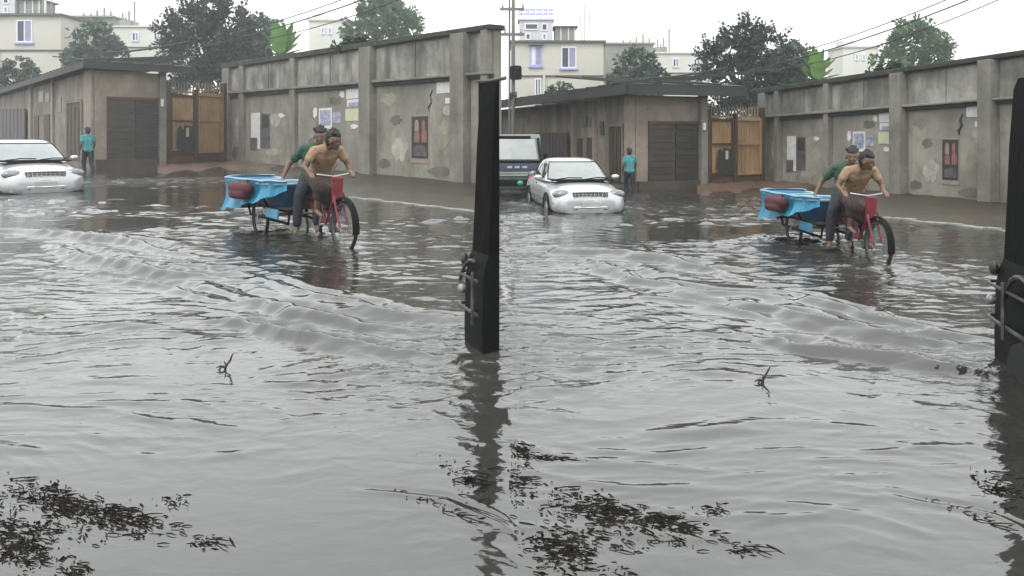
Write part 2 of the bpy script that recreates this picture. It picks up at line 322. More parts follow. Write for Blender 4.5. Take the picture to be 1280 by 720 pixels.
def build_water():
    ys = [-39.0, -20.0, -4.0, 0.2, 1.0]; y = 1.6
    while y < 60: ys.append(y); y *= 1.0046
    ys += [75, 110, 167]
    us = [-1]*0 + [-2.2] + list(np.linspace(-1.12, 1.12, 900)) + [2.2]
    ys = np.array(ys); us = np.array(us)
    wid = np.maximum(ys, 0) * 0.64 + 0.9
    wid = np.where(ys < 1.0, 1.54, wid)
    X = us[None, :] * wid[:, None]
    X[:, 0] = -129.0; X[:, -1] = 129.0; Y = np.repeat(ys[:, None], len(us), 1)
    rng = np.random.RandomState(3)
    def smooth_noise(x, y, sx, sy, seed, n=7):
        r = np.random.RandomState(seed); out = np.zeros_like(x)
        for i in range(n):
            a = r.uniform(0, 2 * math.pi); k = r.uniform(0.6, 1.7)
            out += np.sin(x * math.cos(a) * k / sx * 2 + y * math.sin(a) * k / sy * 2 + r.uniform(0, 6.28))
        return out / math.sqrt(n)
    # gentle wind ripples in patches; crests lie mostly across the view, bent by the traffic
    patch = np.clip(0.55 + 0.45 * smooth_noise(X, Y, 1.5, 0.9, 11), 0.10, 1.6)
    zone = 0.20 + 0.80 / (1 + np.exp(-(Y - 3.9) / 0.45)) + 0.35 / (1 + np.exp(-(Y - 9) / 1.5))
    H = np.zeros_like(X); wx = X + 0.22 * smooth_noise(X, Y, 0.9, 0.8, 21); wy = Y + 0.22 * smooth_noise(X, Y, 0.9, 0.8, 22)
    for i in range(60):
        lam = 0.085 * (6.5 ** rng.uniform(0, 1)); a = R(90) + R(rng.normal(0, 24)); k = 2 * math.pi / lam
        steep = 0.24 * rng.uniform(0.6, 1.25)
        p = k * (wx * math.cos(a) + wy * math.sin(a)) + rng.uniform(0, 6.28)
        env = np.clip(smooth_noise(X, Y, 0.17 + 0.8 * lam, 0.10 + 0.5 * lam, 100 + i, 4) - 0.66, 0, 1.2)   # short broken crests with flat water between
        res = np.clip((lam / (np.maximum(Y, 1) * 0.0046) - 2.2) / 3, 0, 1)       # ripples finer than the sheet's spacing are left to the material
        H += steep / k * np.exp(3.2 * (np.cos(p) - 1)) * env * res
    H *= patch * zone * (0.85 + 0.25 / (1 + np.exp(-(Y - 7.5))))
    ruffle = np.clip(0.04 + 0.12 * (zone - 0.2) * np.clip(patch, 0.25, 1.1), 0.07, 0.62)
    def ridge(pts, wd, hgt, second=0.5):
        nonlocal H
        P = np.array([(p.x, p.y) for p in pts]); best = np.full(X.shape, 1e9); bt = np.zeros_like(X); sgn = np.zeros_like(X); tot = 0
        seg = np.hypot(*(P[1:] - P[:-1]).T); L_ = seg.sum()
        for (a, b, sl) in zip(P[:-1], P[1:], seg):
            d = (b - a) / sl; rx, ry = X - a[0], Y - a[1]; t = np.clip(rx * d[0] + ry * d[1], 0, sl)
            dx, dy = rx - t * d[0], ry - t * d[1]; dd = np.hypot(dx, dy)
            m_ = dd < best; best = np.where(m_, dd, best); bt = np.where(m_, (tot + t) / L_, bt); sgn = np.where(m_, np.sign(d[0] * dy - d[1] * dx), sgn); tot += sl
        wd = wd * .72; hgt = hgt * 2.8; s_ = best * sgn + 0.05 * smooth_noise(X, Y, 0.35, 0.35, 31) + 0.02 * smooth_noise(X, Y, 0.12, 0.10, 32) ; env = np.sin(np.clip(bt, 0.02, 0.98) * math.pi) ** 0.6 * np.clip(0.95 + 0.25 * smooth_noise(X, Y, 1.1, 1.1, 33), 0.3, 1.5)
        H += hgt * env * (np.exp(-(s_ / wd) ** 2) - second * np.exp(-((s_ - 1.9 * wd) / wd) ** 2) + 0.2 * np.exp(-((s_ - 3.6 * wd) / wd) ** 2))
    for h in HALVES:
        g = lambda *q: [h.G(x, y) for x, y in q]
        ridge(g((-40, 288), (60, 294), (150, 303), (245, 323)), 0.17, 0.034)
        ridge(g((60, 305), (120, 330), (200, 346), (300, 352)), 0.15, 0.034)
        ridge(g((120, 346), (220, 362), (300, 386)), 0.10, 0.016)
        ridge(g((240, 352), (290, 372), (380, 398), (470, 412), (580, 418)), 0.15, 0.030)
        ridge(g((270, 402), (330, 414), (420, 436), (520, 446), (600, 452)), 0.11, 0.024)
        ridge(g((290, 340), (400, 372), (500, 396), (590, 404)), 0.12, 0.020)
        ridge(g((440, 610), (520, 624), (580, 642), (640, 672)), 0.035, 0.003)
        c = h.G(370, 300); d_ = np.hypot(X - c.x, Y - c.y); boost = np.exp(-(d_ / 1.7) ** 2)
        H += 0.011 * boost * smooth_noise(X, Y, 0.11, 0.15, 41, 12)
        ruffle += 0.30 * boost
        c = h.G(130, 226); d_ = np.hypot((X - c.x) / 2.2, (Y - c.y) / 1.6); e_ = np.exp(-(d_ / 1.9) ** 2); ruffle += 0.55 * e_; H += 0.022 * e_ * smooth_noise(X, Y, 0.16, 0.22, 61, 12)
    for (x_, y_) in ((-.25, 5.5), (3.1, 5.2)):
        d_ = np.hypot((X - x_) / 1.0, (Y - y_) / 1.6); e_ = np.exp(-(d_ / .62) ** 2); ruffle += .40 * e_; H += .005 * e_ * smooth_noise(X, Y, .05, .08, 71, 12)
    V_ = np.stack([X, Y, H], -1).reshape(-1, 3); nr, nc = X.shape
    idx = np.arange(nr * nc).reshape(nr, nc)
    q = np.stack([idx[:-1, :-1], idx[:-1, 1:], idx[1:, 1:], idx[1:, :-1]], -1).reshape(-1, 4)
    me = bpy.data.meshes.new('water'); me.vertices.add(len(V_)); me.vertices.foreach_set('co', V_.astype(np.float32).ravel())
    me.loops.add(q.size); me.loops.foreach_set('vertex_index', q.astype(np.int32).ravel())
    me.polygons.add(len(q)); me.polygons.foreach_set('loop_start', np.arange(0, q.size, 4, dtype=np.int32))
    me.update(calc_edges=True); me.shade_smooth()
    a = me.attributes.new('ruffle', 'FLOAT', 'POINT'); a.data.foreach_set('value', ruffle.astype(np.float32).ravel())
    me.materials.append(M['water']); o = bpy.data.objects.new('water', me); put(o); tag(o, 'grey rippled flood water covering the street', None, kind='structure')
build_water()

# ------------------------------------------------------------------ boundary wall, gate, shed
def boundary_wall(h):
    A, B = (280, 203), (621, 235.3)
    W = Plane(h, A, B); base = lambda x: 203 + (x - 280) * 0.0947; top = lambda x: 81 - (x - 280) * 0.146
    led = lambda x: 115 - (x - 280) * 0.075
    xe = 615 if h is HL else 700
    root = empty('boundary_wall', W.p0, f'weathered grey concrete boundary wall with posters, behind the cart in the {h.word} half', 'wall', 'boundary walls along the flooded street')
    q = lambda x0, x1, fa, fb: [(x0, fa(x0)), (x1, fa(x1)), (x1, fb(x1)), (x0, fb(x0))]
    low = lambda x: base(x) + 9
    m = MB(); W.quad(m, q(281, xe, lambda x: top(x) + 4, low), -0.32, -0.06); m.build('core', M['plaster'], root, True)
    m = MB(); W.quad(m, q(279, xe + 2, lambda x: top(x) - 1.5, lambda x: top(x) + 5), -0.40, 0.15); m.build('coping', M['mossy'], root, True, bevel=0.02)
    m = MB(); W.quad(m, q(280, xe + 1, led, lambda x: led(x) + 3.0), -0.06, 0.20); m.build('ledge', M['concrete'], root, True, bevel=0.015)
    m = MB(); W.quad(m, q(280, xe + 0.5, lambda x: led(x) + 3.0, lambda x: led(x) + 7.5), -0.06, 0.09); m.build('ledge_fascia', M['mossy'], root, True)
    m = MB(); W.quad(m, q(281, xe - 0.5, lambda x: base(x) - 3, low), -0.06, 0.07); m.build('plinth', M['plinth'], root, True)
    posts = [(281, 289), (302, 307), (366, 372), (456, 470), (571, 588)] + ([(606, 614)] if h is HL else [(676, 698)])
    for x0, x1 in posts:
        m = MB(); W.quad(m, q(x0, x1, lambda x: top(x) + 5, lambda x: base(x) + 9), -0.06, 0.26 if x1 - x0 > 9 else 0.16); m.build('pilaster', M['concrete'], root, True, bevel=0.015)
    for (a0, a1), (b0, b1) in zip(posts[:-1], posts[1:]):
        m = MB(); W.quad(m, q(a1 + 0.6, b0 - 0.6, lambda x: led(x) + 8, lambda x: base(x) - 3.4), -0.06, 0.0); m.build('panel', M['plaster'], root, True)
        nseg = 1 if b0 - a1 < 40 else 2
        for k in range(nseg):
            c0 = a1 + 0.8 + (b0 - a1 - 1.6) * k / nseg; c1 = a1 + 0.8 + (b0 - a1 - 1.6) * (k + 1) / nseg - (1.2 if k < nseg - 1 else 0)
            m = MB(); W.quad(m, q(c0, c1, lambda x: top(x) + 8, lambda x: led(x) - 0.6), -0.06, 0.015); m.build('parapet_panel', M['parapet'], root, True)
    # the crack and broken plaster beside the torn papers
    m = MB()
    pts = [W.pt(x, y, 0.012) for x, y in ((541, 112), (538, 120), (540, 127), (536, 134), (537, 140))]
    m.tube(pts, [0.008, 0.03, 0.02, 0.035, 0.008], 6); m.build('crack', M['grillemesh'], root, True)
    # posters pasted on the wall
    def poster(x0, x1, y0, y1, mk, label, off=0.012, name='poster', group=None):
        r = W.rect(x0, x1, y0, y1); c = (r[0] + r[1] + r[2] + r[3]) / 4
        e = empty(name, W.pt((x0 + x1) / 2, y1, off), f'{label}, {h.word} half', 'poster', group)
        mm = MB(); W.slab(mm, x0, x1, y0, y1, 0.002, off); mm.build('sheet', M[mk], e, True)
        return e
    e = poster(513.5, 536.5, 143, 204, 'printpale', 'tall dark film poster with pink figures and pale edge on the wall')
    m = MB(); W.slab(m, 515, 535.5, 145.5, 198, 0.013, 0.018); m.build('print', M['printblack'], e, True)
    for (x0, x1, y0, y1, mk, nm) in ((519, 524, 150, 164, 'printpale', 'figure'), (518.5, 525, 164, 178, 'printpink', 'figure'), (528, 532, 150, 162, 'printpink', 'figure'),
                                 (527.5, 534, 162, 178, 'printpink', 'figure'), (518, 533.5, 182, 195, 'paperdark', 'lower_print')):
        m = MB(); xa, xb = x0, x1; r = W.rect(xa, xb, y0, y1)
        cx_ = [r[0].lerp(r[1], t) for t in (0.25, 0.75)]; bt_ = [r[3].lerp(r[2], t) for t in (1, 0)]
        poly = [r[0].lerp(r[3], .3), cx_[0], cx_[1], r[1].lerp(r[2], .3), r[2], r[3]]
        m.hexa([p + W.n * 0.019 for p in poly], [p + W.n * 0.024 for p in poly]); m.build(nm, M[mk], e, True)
    e = poster(314, 325, 141, 186, 'paper', 'torn white poster with a dark lower edge beside a black one')
    m = MB(); W.slab(m, 313, 322, 172, 187, 0.013, 0.018); m.build('print', M['paperdark'], e, True)
    e = poster(326, 337.5, 142, 185, 'paperdark', 'tall black poster beside the torn white one')
    m = MB(); W.slab(m, 328, 336, 144, 160, 0.013, 0.018); m.build('print', M['printblack'], e, True)
    e = poster(399, 415, 135, 161, 'paper', 'small blue printed poster with white border above the riders')
    m = MB(); W.slab(m, 400.5, 413.5, 137.5, 157, 0.013, 0.018); m.build('print', M['paperblue'], e, True)
    poster(433, 453, 106, 123, 'paper', 'white paper pasted high beside the wide pilaster')
    e = poster(434, 453, 124, 133, 'paper', 'narrow paper with a blue lower half under the high white one')
    m = MB(); W.slab(m, 436, 450, 128, 132.5, 0.013, 0.018); m.build('print', M['paperblue'], e, True)
    poster(432, 452, 136, 151, 'paperyellow', 'pale yellow paper beside the wide pilaster')
    poster(546, 572, 98, 116, 'paper', 'large torn white paper under the ledge by the last wide pilaster')
    poster(557, 574, 122, 129, 'paper', 'small white strip of paper below the torn one')
    poster(416, 426, 140, 154, 'paperblue', 'small faded lilac paper beside the blue poster')
    # torn scraps of paper and patches where the render has come away
    rnd = random.Random(12)
    def blob(x, y, rx, ry, n=11):
        return [(x + rx * math.cos(2 * math.pi * k / n) * rnd.uniform(.65, 1.15), y + ry * math.sin(2 * math.pi * k / n) * rnd.uniform(.65, 1.15)) for k in range(n)]
    def flat(poly, o0, o1, name, mk, par):
        mm = MB(); mm.hexa([W.pt(x, y, o0) for x, y in poly], [W.pt(x, y, o1) for x, y in poly]); return mm.build(name, M[mk], par, True)
    for (x, y, rx, ry, mk) in ((340, 190, 12, 5, 'patch_pale'), (345, 150, 8, 9, 'patch_pale'), (390, 186, 9, 12, 'patch_dark'), (487, 124, 11, 8, 'patch_olive'), (500, 186, 10, 16, 'patch_pale'), (555, 168, 11, 20, 'patch_olive'),
                                (480, 205, 9, 7, 'patch_dark'), (550, 215, 14, 8, 'patch_dark'), (420, 126, 9, 6, 'patch_dark'), (297, 160, 4, 14, 'patch_pale'), (295, 190, 5, 9, 'patch_dark'), (495, 150, 7, 7, 'patch_dark'), (560, 138, 8, 7, 'patch_pale')):
        flat(blob(x, y, rx, ry, 15), 0.0015, 0.006, 'render_patch', mk, root)
    for (x, y, rx, ry, lab) in ((320, 148, 4.5, 6, 'ragged white scrap of paper above the black and white posters'), (428, 118, 3.5, 5, 'ragged white scrap of paper left of the high white sheet'), (551, 107, 4, 6, 'ragged white scrap of paper beside the large torn paper'),
                                (394, 141, 3, 7, 'ragged white scrap of paper left of the small blue poster'), (352, 144, 4, 3, 'small ragged scrap of paper right of the black poster'), (443, 158, 5, 3, 'ragged scrap of paper under the pale yellow sheet')):
        e = empty('paper_scrap', W.pt(x, y, .008), f'{lab}, {h.word} half', 'paper scrap', 'paper scraps on the walls'); flat(blob(x, y, rx, ry), 0.007, 0.013, 'sheet', 'paper', e)
    return W
WALL = {h.key: boundary_wall(h) for h in HALVES}

def gate(h):
    P = Plane(h, (206, 209), (281, 204.5))
    root = empty('metal_gate', P.p0, f'tan sheet metal double gate with a row of spikes, {h.word} half', 'gate', 'tan gates beside the sheds')
    for k, (x0, x1) in enumerate(((212, 242.5), (246.5, 278))):
        lf = MB()
        n = 9
        # a ribbed sheet: each rib stands proud
        P.slab(lf, x0, x1, 119, 192, -0.05, 0.0)
        for i in range(n):
            a = x0 + (x1 - x0) * (i + 0.2) / n; b = x0 + (x1 - x0) * (i + 0.55) / n
            P.slab(lf, a, b, 121.5, 190, 0.0, 0.018)
        o = lf.build('gate_leaf', M['gate'], root, True)
        fr = MB()
        for (a, b, c, d) in ((x0, x1, 118, 121), (x0, x1, 188, 191), (x0, x0 + 1.8, 121, 188), (x1 - 1.8, x1, 121, 188), (x0 + 1.8, x1 - 1.8, 150, 152)):
            P.slab(fr, a, b, c, d, 0.036, 0.075)
        fr.build('leaf_frame', M['gate' if k else 'rust'], o, True, root=root)
        m = MB(); P.slab(m, x0, x1, 191.2, 212, -0.05, 0.03); m.build('foot_sheet', M['gatelow'], root, True)
    for (x0, x1, y0) in ((205.5, 211.5, 106), (242.7, 246.3, 112), (278.2, 281.5, 104)):
        m = MB(); P.slab(m, x0, x1, y0, 214, -0.12, 0.10); m.build('gate_post', M['rust'], root, True, bevel=0.01)
    m = MB(); P.slab(m, 212, 278, 115, 117.5, -0.02, 0.03); m.build('spike_rail', M['spike'], root, True)
    for i in range(17):
        x = 214.5 + i * 3.75; m = MB(); P.slab(m, x, x + 1.4, 105.5, 115, -0.01, 0.02); q0 = P.rect(x, x + 1.4, 105.5, 115)
        tip = P.pt(x + 0.7, 102.5, 0.005); m.add([q0[0] - P.n * .01, q0[1] - P.n * .01, q0[1] + P.n * .02, q0[0] + P.n * .02, tip], [(0, 1, 4), (1, 2, 4), (2, 3, 4), (3, 0, 4)])
        m.build('spike', M['spike'], root, True)
    e = empty('poster', P.pt(228, 190, 0.09), f'dark torn poster stuck on the gate, {h.word} half', 'poster')
    m = MB(); poly = [P.pt(x, y, 0) for x, y in ((221, 160), (224, 157), (227, 163), (229, 156), (240, 158), (241, 190), (232, 187), (226, 188), (219, 184))]
    m.hexa([p + P.n * 0.080 for p in poly], [p + P.n * 0.092 for p in poly]); m.build('sheet', M['printgreen'], e, True)
    m = MB(); P.slab(m, 230.5, 234, 160, 171, 0.093, 0.097); m.build('print', M['paperyellow'], e, True)
for h in HALVES: gate(h)

def shed(h):
    S = Plane(h, (118, 211.5), (206, 209)); T = Plane(h, (118, 211.5), (0, 193.5))
    root = empty('roadside_shed', S.p0, f'long low shed with dark overhanging roof and shuttered doors, {h.word} half', 'shed', 'sheds along the flooded street')
    zt = S.pt(118, 88).z; zb = -0.6
    far = T.pt(-72, 190); far.z = 0; c0 = S.p0.copy(); c1 = S.pt(206, 209); c1.z = 0
    depth = -S.n * 7.0
    m = MB(); th = 0.25
    m.hexa([Vector((p.x, p.y, zb)) for p in (c0, c1, c1 - S.n * th, c0 - S.n * th)], [Vector((p.x, p.y, zt)) for p in (c0, c1, c1 - S.n * th, c0 - S.n * th)])
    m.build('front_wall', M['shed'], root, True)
    m = MB(); a0 = c0 - S.n * th
    m.hexa([Vector((p.x, p.y, zb)) for p in (c0 - T.n * 0.0, far, far - T.n * th, a0)], [Vector((p.x, p.y, zt)) for p in (c0, far, far - T.n * th, a0)])
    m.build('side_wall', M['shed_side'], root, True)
    m = MB(); b0 = c1 - S.n * th; b1 = far - T.n * 6; b2 = far - T.n * th
    m.hexa([Vector((p.x, p.y, zb)) for p in (b0, b0 - S.n * 4, b1, b1 + T.d * .2)], [Vector((p.x, p.y, zt)) for p in (b0, b0 - S.n * 4, b1, b1 + T.d * .2)])
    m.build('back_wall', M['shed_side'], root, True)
    # roof: sloping sheet with a deep overhang, ribs and a fascia
    ov = 0.55; e0 = c0 + S.n * ov + T.n * ov; e1 = c1 + S.n * ov + S.d * 1.0; e2 = far + T.n * ov
    zr = S.pt(118, 82).z; zf = S.pt(160, 72).z
    i0 = c0 - S.n * 5 - T.n * 5; i1 = c1 - S.n * 5 + S.d * 1.0; i2 = far - T.n * 6
    rs = 0.5
    up = lambda p, z: Vector((p.x, p.y, z))
    m = MB()
    m.hexa([up(e0, zr), up(e1, zr), up(i1, zr + rs), up(i0, zr + rs)], [up(e0, zr + .16), up(e1, zr + .16), up(i1, zr + rs + .16), up(i0, zr + rs + .16)])
    m.hexa([up(e2, zr), up(e0, zr - .003), up(i0, zr + rs - .003), up(i2, zr + rs)], [up(e2, zr + .16), up(e0, zr + .157), up(i0, zr + rs + .157), up(i2, zr + rs + .16)])
    rf = m.build('roof', M['roofsheet'], root, True)
    m = MB()
    for (p, q_, nn) in ((e0, e1, S.n), (e0, e2, T.n)):
        d = (q_ - p); ln = d.length; d.normalize(); k = int(ln / 0.9)
        for i in range(k):
            a = p + d * (i * ln / k); b = a + d * 0.12
            m.hexa([up(a, zr + .16), up(b, zr + .16), up(b - nn * 4.6, zr + rs * .9 + .17), up(a - nn * 4.6, zr + rs * .9 + .17)],
                   [up(a, zr + .21), up(b, zr + .21), up(b - nn * 4.6, zr + rs * .9 + .22), up(a - nn * 4.6, zr + rs * .9 + .22)])
    rr = m.build('sheet_ribs', M['roofsheet'], rf, True, root=root)
    m = MB(); zfb = S.pt(160, 89).z
    for (p, q_, nn) in ((e0, e1, S.n), (e2, e0, T.n)):
        a, b = p + nn * .003, q_ + nn * .003
        m.hexa([up(a, zfb), up(b, zfb), up(b + nn * .05, zfb), up(a + nn * .05, zfb)], [up(a, zr + .10), up(b, zr + .10), up(b + nn * .05, zr + .10), up(a + nn * .05, zr + .10)])
    m.build('fascia', M['roofsheet'], rf, True, root=root)
    # corner pillar at the gate side
    m = MB(); S.slab(m, 198, 206, 84, 216, 0.0, 0.18); m.build('pillar', M['concrete'], root, True)
    # big shutter opening, two leaves, the left one faded
    for x0, x1, mk in ((135, 167.5, 'shutter2'), (168.5, 197, 'shutter')):
        m = MB(); n = 9
        for i in range(n):
            S.slab(m, x0, x1, 125 + i * 8.2, 125 + (i + 1) * 8.2 - 0.7, 0.003, 0.05)
        m.build('shutter_leaf', M[mk], root, True)
    m = MB(); S.slab(m, 133.5, 198, 121.5, 125, 0.003, 0.09); S.slab(m, 133.5, 135, 125, 200, 0.003, 0.09); m.build('shutter_frame', M['rust'], root, True)
    m = MB(); S.slab(m, 119, 197.5, 199, 216, 0.003, 0.12); m.build('plinth', M['plinth'], root, True)
    m = MB(); S.slab(m, 199, 202, 124, 133, 0.185, 0.24); m.build('meter_box', M['paper'], root, True)
    # side wall: doors, vents, a wide maroon shutter
    def tslab(x0, x1, y0, y1, name, mk, o0=0.003, o1=0.05, par=root):
        mm = MB(); T.slab(mm, x0, x1, y0, y1, o0, o1); return mm.build(name, M[mk], par, True, root=root)
    d = tslab(86, 103, 129, 200, 'door', 'doorwood', 0.003, 0.05)
    for (a, b, c, e_) in ((84, 86, 126, 201), (103, 105, 126, 201), (86, 103, 126, 128.5)): tslab(a, b, c, e_, 'door_frame', 'concrete', 0.003, 0.10, d)
    for k in range(3): tslab(88 + k * 5, 90.5 + k * 5, 134, 196, 'plank', 'rust', 0.052, 0.075, d)
    for (a, b, c, e_) in ((43.5, 49, 144, 186), (56, 63, 143, 190)): tslab(a, b, c, e_, 'door', 'doorwood')
    for (a, b, c, e_) in ((49, 55, 114, 128), (57.5, 62.5, 116, 128), (73, 77, 122, 140)): tslab(a, b, c, e_, 'vent', 'grillemesh', 0.003, 0.03)
    for (a, b) in ((66, 68.5), (108, 117.5), (38, 41)): tslab(a, b, 98 + (60 - a) * .2, 200, 'pier', 'shed', 0.003, 0.12)
    m = MB()
    for i in range(9):
        T.slab(m, -6 + i * 4.6, -6 + (i + 1) * 4.6 - 0.5, 136.5, 188, 0.10, 0.18)
    m.build('shutter', M['maroon'], root, True)
    tslab(-30, -16, 140, 186, 'door', 'doorwood')
for h in HALVES: shed(h)

for h in HALVES:
    a, b = h.G(434, 247.5), h.G(602, 267); d = (b - a).normalized(); n = Vector((-d.y, d.x, 0))
    m = MB(); k = 11; ln = (b - a).length
    for i in range(k):
        p, q_ = a + d * (ln * i / k + .008), a + d * (ln * (i + 1) / k - .008); j = random.uniform(-.012, .012)
        base = [p, q_, q_ + n * .16, p + n * .16]
        m.hexa([Vector((v.x, v.y, -.42)) for v in base], [Vector((v.x, v.y, 0.035 + j)) for v in base])
    o = m.build('kerb', M['kerb'], bevel=0.012); tag(o, f'pale kerb edge just above the water, {h.word} half', None, kind='structure')

for h in HALVES:  # added bank: its red-brown stands in for the gate's reflection in water
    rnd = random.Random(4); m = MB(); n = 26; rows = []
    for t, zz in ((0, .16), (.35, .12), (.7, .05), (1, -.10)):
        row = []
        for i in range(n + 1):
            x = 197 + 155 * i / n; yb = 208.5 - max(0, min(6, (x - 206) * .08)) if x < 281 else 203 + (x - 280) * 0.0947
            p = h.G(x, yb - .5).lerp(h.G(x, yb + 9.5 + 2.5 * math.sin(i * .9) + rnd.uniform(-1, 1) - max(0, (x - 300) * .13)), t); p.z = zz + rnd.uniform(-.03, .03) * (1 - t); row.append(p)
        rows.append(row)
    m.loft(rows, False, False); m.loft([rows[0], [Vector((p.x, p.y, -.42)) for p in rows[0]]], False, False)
    o = m.build('gate_reflection_bank', M['reflected'], smooth=True); tag(o, f'low reddish mud strip painting the tan gate mirrored in the water, {h.word} half', None, kind='structure')

for h in HALVES:  # raised over the flooded verge; the brown paints in the wall's reflection
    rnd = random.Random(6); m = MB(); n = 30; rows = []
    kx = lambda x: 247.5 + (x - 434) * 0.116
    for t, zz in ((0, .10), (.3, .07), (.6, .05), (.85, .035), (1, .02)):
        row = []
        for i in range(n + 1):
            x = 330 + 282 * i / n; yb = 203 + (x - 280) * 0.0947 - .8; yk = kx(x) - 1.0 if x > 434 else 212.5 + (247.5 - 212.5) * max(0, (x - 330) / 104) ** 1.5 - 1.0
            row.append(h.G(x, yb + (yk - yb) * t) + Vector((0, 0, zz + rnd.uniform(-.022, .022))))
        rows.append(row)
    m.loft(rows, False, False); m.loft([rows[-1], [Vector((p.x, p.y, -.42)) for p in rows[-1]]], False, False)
    o = m.build('verge', M['verge'], smooth=True); tag(o, f'verge strip painted as the brown reflection of the wall, between the wall and the pale kerb, {h.word} half', None, kind='structure')

#--FAR--
# ------------------------------------------------------------------ far buildings: modelled at 1 unit per measured pixel, then scaled to their distance
def far_root(h, name, x, y, Y, label, cat, group=None):
    return empty(name, h.V(x, y, Y), label, cat, group, 0.0, Y / F * (h.sx + h.sy) / 2)
def window(root, x, z, w, hh, y0, frame, panes, sill=True, bars=True):
    m = MB(); t = 1.6
    m.box(x, x + w, y0 - 1.2, y0, z, z + t); m.box(x, x + w, y0 - 1.2, y0, z + hh - t, z + hh)
    m.box(x, x + t, y0 - 1.2, y0, z + t, z + hh - t); m.box(x + w - t, x + w, y0 - 1.2, y0, z + t, z + hh - t)
    if bars: m.box(x + w / 2 - .7, x + w / 2 + .7, y0 - 1.0, y0, z + t, z + hh - t)
    f = m.build('window', M[frame], root)
    if bars: spans = ((x + t, x + w / 2 - .7), (x + w / 2 + .7, x + w - t))
    else: spans = ((x + t, x + w - t),)
    for (a, b), p in zip(spans, panes): MB().box(a, b, y0 - .5, y0 - .05, z + t, z + hh - t).build('pane', M[p], f)
    if sill: MB().box(x - 2, x + w + 2, y0 - 2.5, y0 - .02, z - 2.2, z - .05).build('sill', M['win_blue'], f)
    return f
DF = {'L': 72.0, 'R': 50.0}
def cream_building(h):
    r = far_root(h, 'apartment_building', 17, 110, DF[h.key], f'cream apartment building with blue framed windows beyond the shed, {h.word} half', 'building', 'cream apartment buildings')
    # local: x from -59 to 59, z = 110 - row
    MB().box(-61, 59, 0, 90, -60, 46).build('lower_storey', M['bld_cream'], r)
    MB().box(-61, 59, -1.5, 91, 46.05, 48).build('floor_band', M['bld_band'], r)
    MB().box(-61, 59, 0, 90, 48.05, 90).build('upper_storey', M['bld_cream'], r)
    MB().box(-63, 62, -4, 93, 90.05, 93).build('roof_slab', M['bld_band'], r)
    window(r, 4, 57, 20, 28, 0, 'win_white', ('win_dark', 'win_pale')); window(r, -36, 60, 15, 26, 0, 'win_blue', ('win_white', 'win_pale'))
    MB().box(-38, -19, -5, -.05, 86.3, 89).build('sunshade', M['bld_band'], r)
    window(r, -30, 22, 8, 22, 0, 'win_white', ('win_dark', 'win_dark'), False)
    MB().tube([(-18, -2, -40), (-18, -2, 50)], 1.2, 8).build('drainpipe', M['bld_white'], r)
    # rooftop room
    MB().box(-50, -6, 12, 50, 93.05, 121).build('roof_room', M['bld_lilac'], r)
    MB().box(-52, -4, 10, 52, 121.05, 123).build('roof_room_slab', M['bld_lilac'], r)
    window(r, -43, 108, 18, 9, 12, 'win_white', ('bld_band',), False, False); window(r, -21, 107, 8, 10, 12, 'win_white', ('win_dark',), False, False)
    window(r, -42, 95, 7, 9, 12, 'win_white', ('bld_band',), False, False); window(r, -20, 95, 6, 9, 12, 'win_white', ('win_pale',), False, False)
    g = MB()
    for i in range(15):
        x = -51 + i * 3.3; g.box(x, x + .9, 9.5, 10.5, 123, 134)
    g.box(-52, -4, 9, 11, 134, 135.2); g.box(-52, -4, 9, 11, 128, 129)
    for i in range(6): g.lathe([(2.6, -.4), (2.6, .4), (1.8, .4), (1.8, -.4), (2.6, -.4)], 12, (-48 + i * 8, 9.2, 131.5), 'y', False)
    g.build('roof_railing', M['win_blue'], r)
    # tin lean-to
    MB().box(-3, 24, 16, 50, 93.05, 112).build('lean_to', M['tintank'], r)
    MB().box(-5, 27, 13, 53, 112.05, 114).build('lean_to_roof', M['bld_band'], r)
    for x in (4, 14, 22): MB().box(x, x + 1.6, 15, 15.95, 93.05, 112).build('post', M['bld_white'], r)
    MB().tube([(35, 8, 93), (35, 8, 139)], 1.5, 8).build('vent_pipe', M['bld_white'], r)
    MB().tube([(31, 10, 93), (30.5, 10, 125)], .8, 6).build('antenna_pole', M['bld_grey'], r)
    MB().tube([(41, 10, 93), (42, 10, 130)], .6, 6).build('antenna_pole', M['bld_grey'], r)
for h in HALVES: cream_building(h)
def grey_building(h):
    r = far_root(h, 'unfinished_building', 108, 110, DF[h.key] + 8, f'grey unfinished concrete building with column stubs on its roof, {h.word} half', 'building', 'unfinished grey buildings')
    MB().box(-29, 33, 0, 60, -60, 88).build('wall', M['bld_grey'], r)
    MB().box(-31, 35, -3, 62, 88.05, 90.5).build('roof_slab', M['bld_grey'], r)
    for x, t in ((-6, 5), (3, 4), (11, 10), (20, 15), (28, 8)):
        c = MB().box(x - 1, x + 1, 4, 6, 90.5, 90.5 + t * .7).build('column_stub', M['bld_grey'], r)
        b = MB()
        for dx in (-.7, .7): b.tube([(x + dx, 5, 90.5 + t * .7), (x + dx * 1.4, 5, 91 + t * 1.25)], .35, 5)
        b.build('rebar', M['rust'], c)
for h in HALVES: grey_building(h)
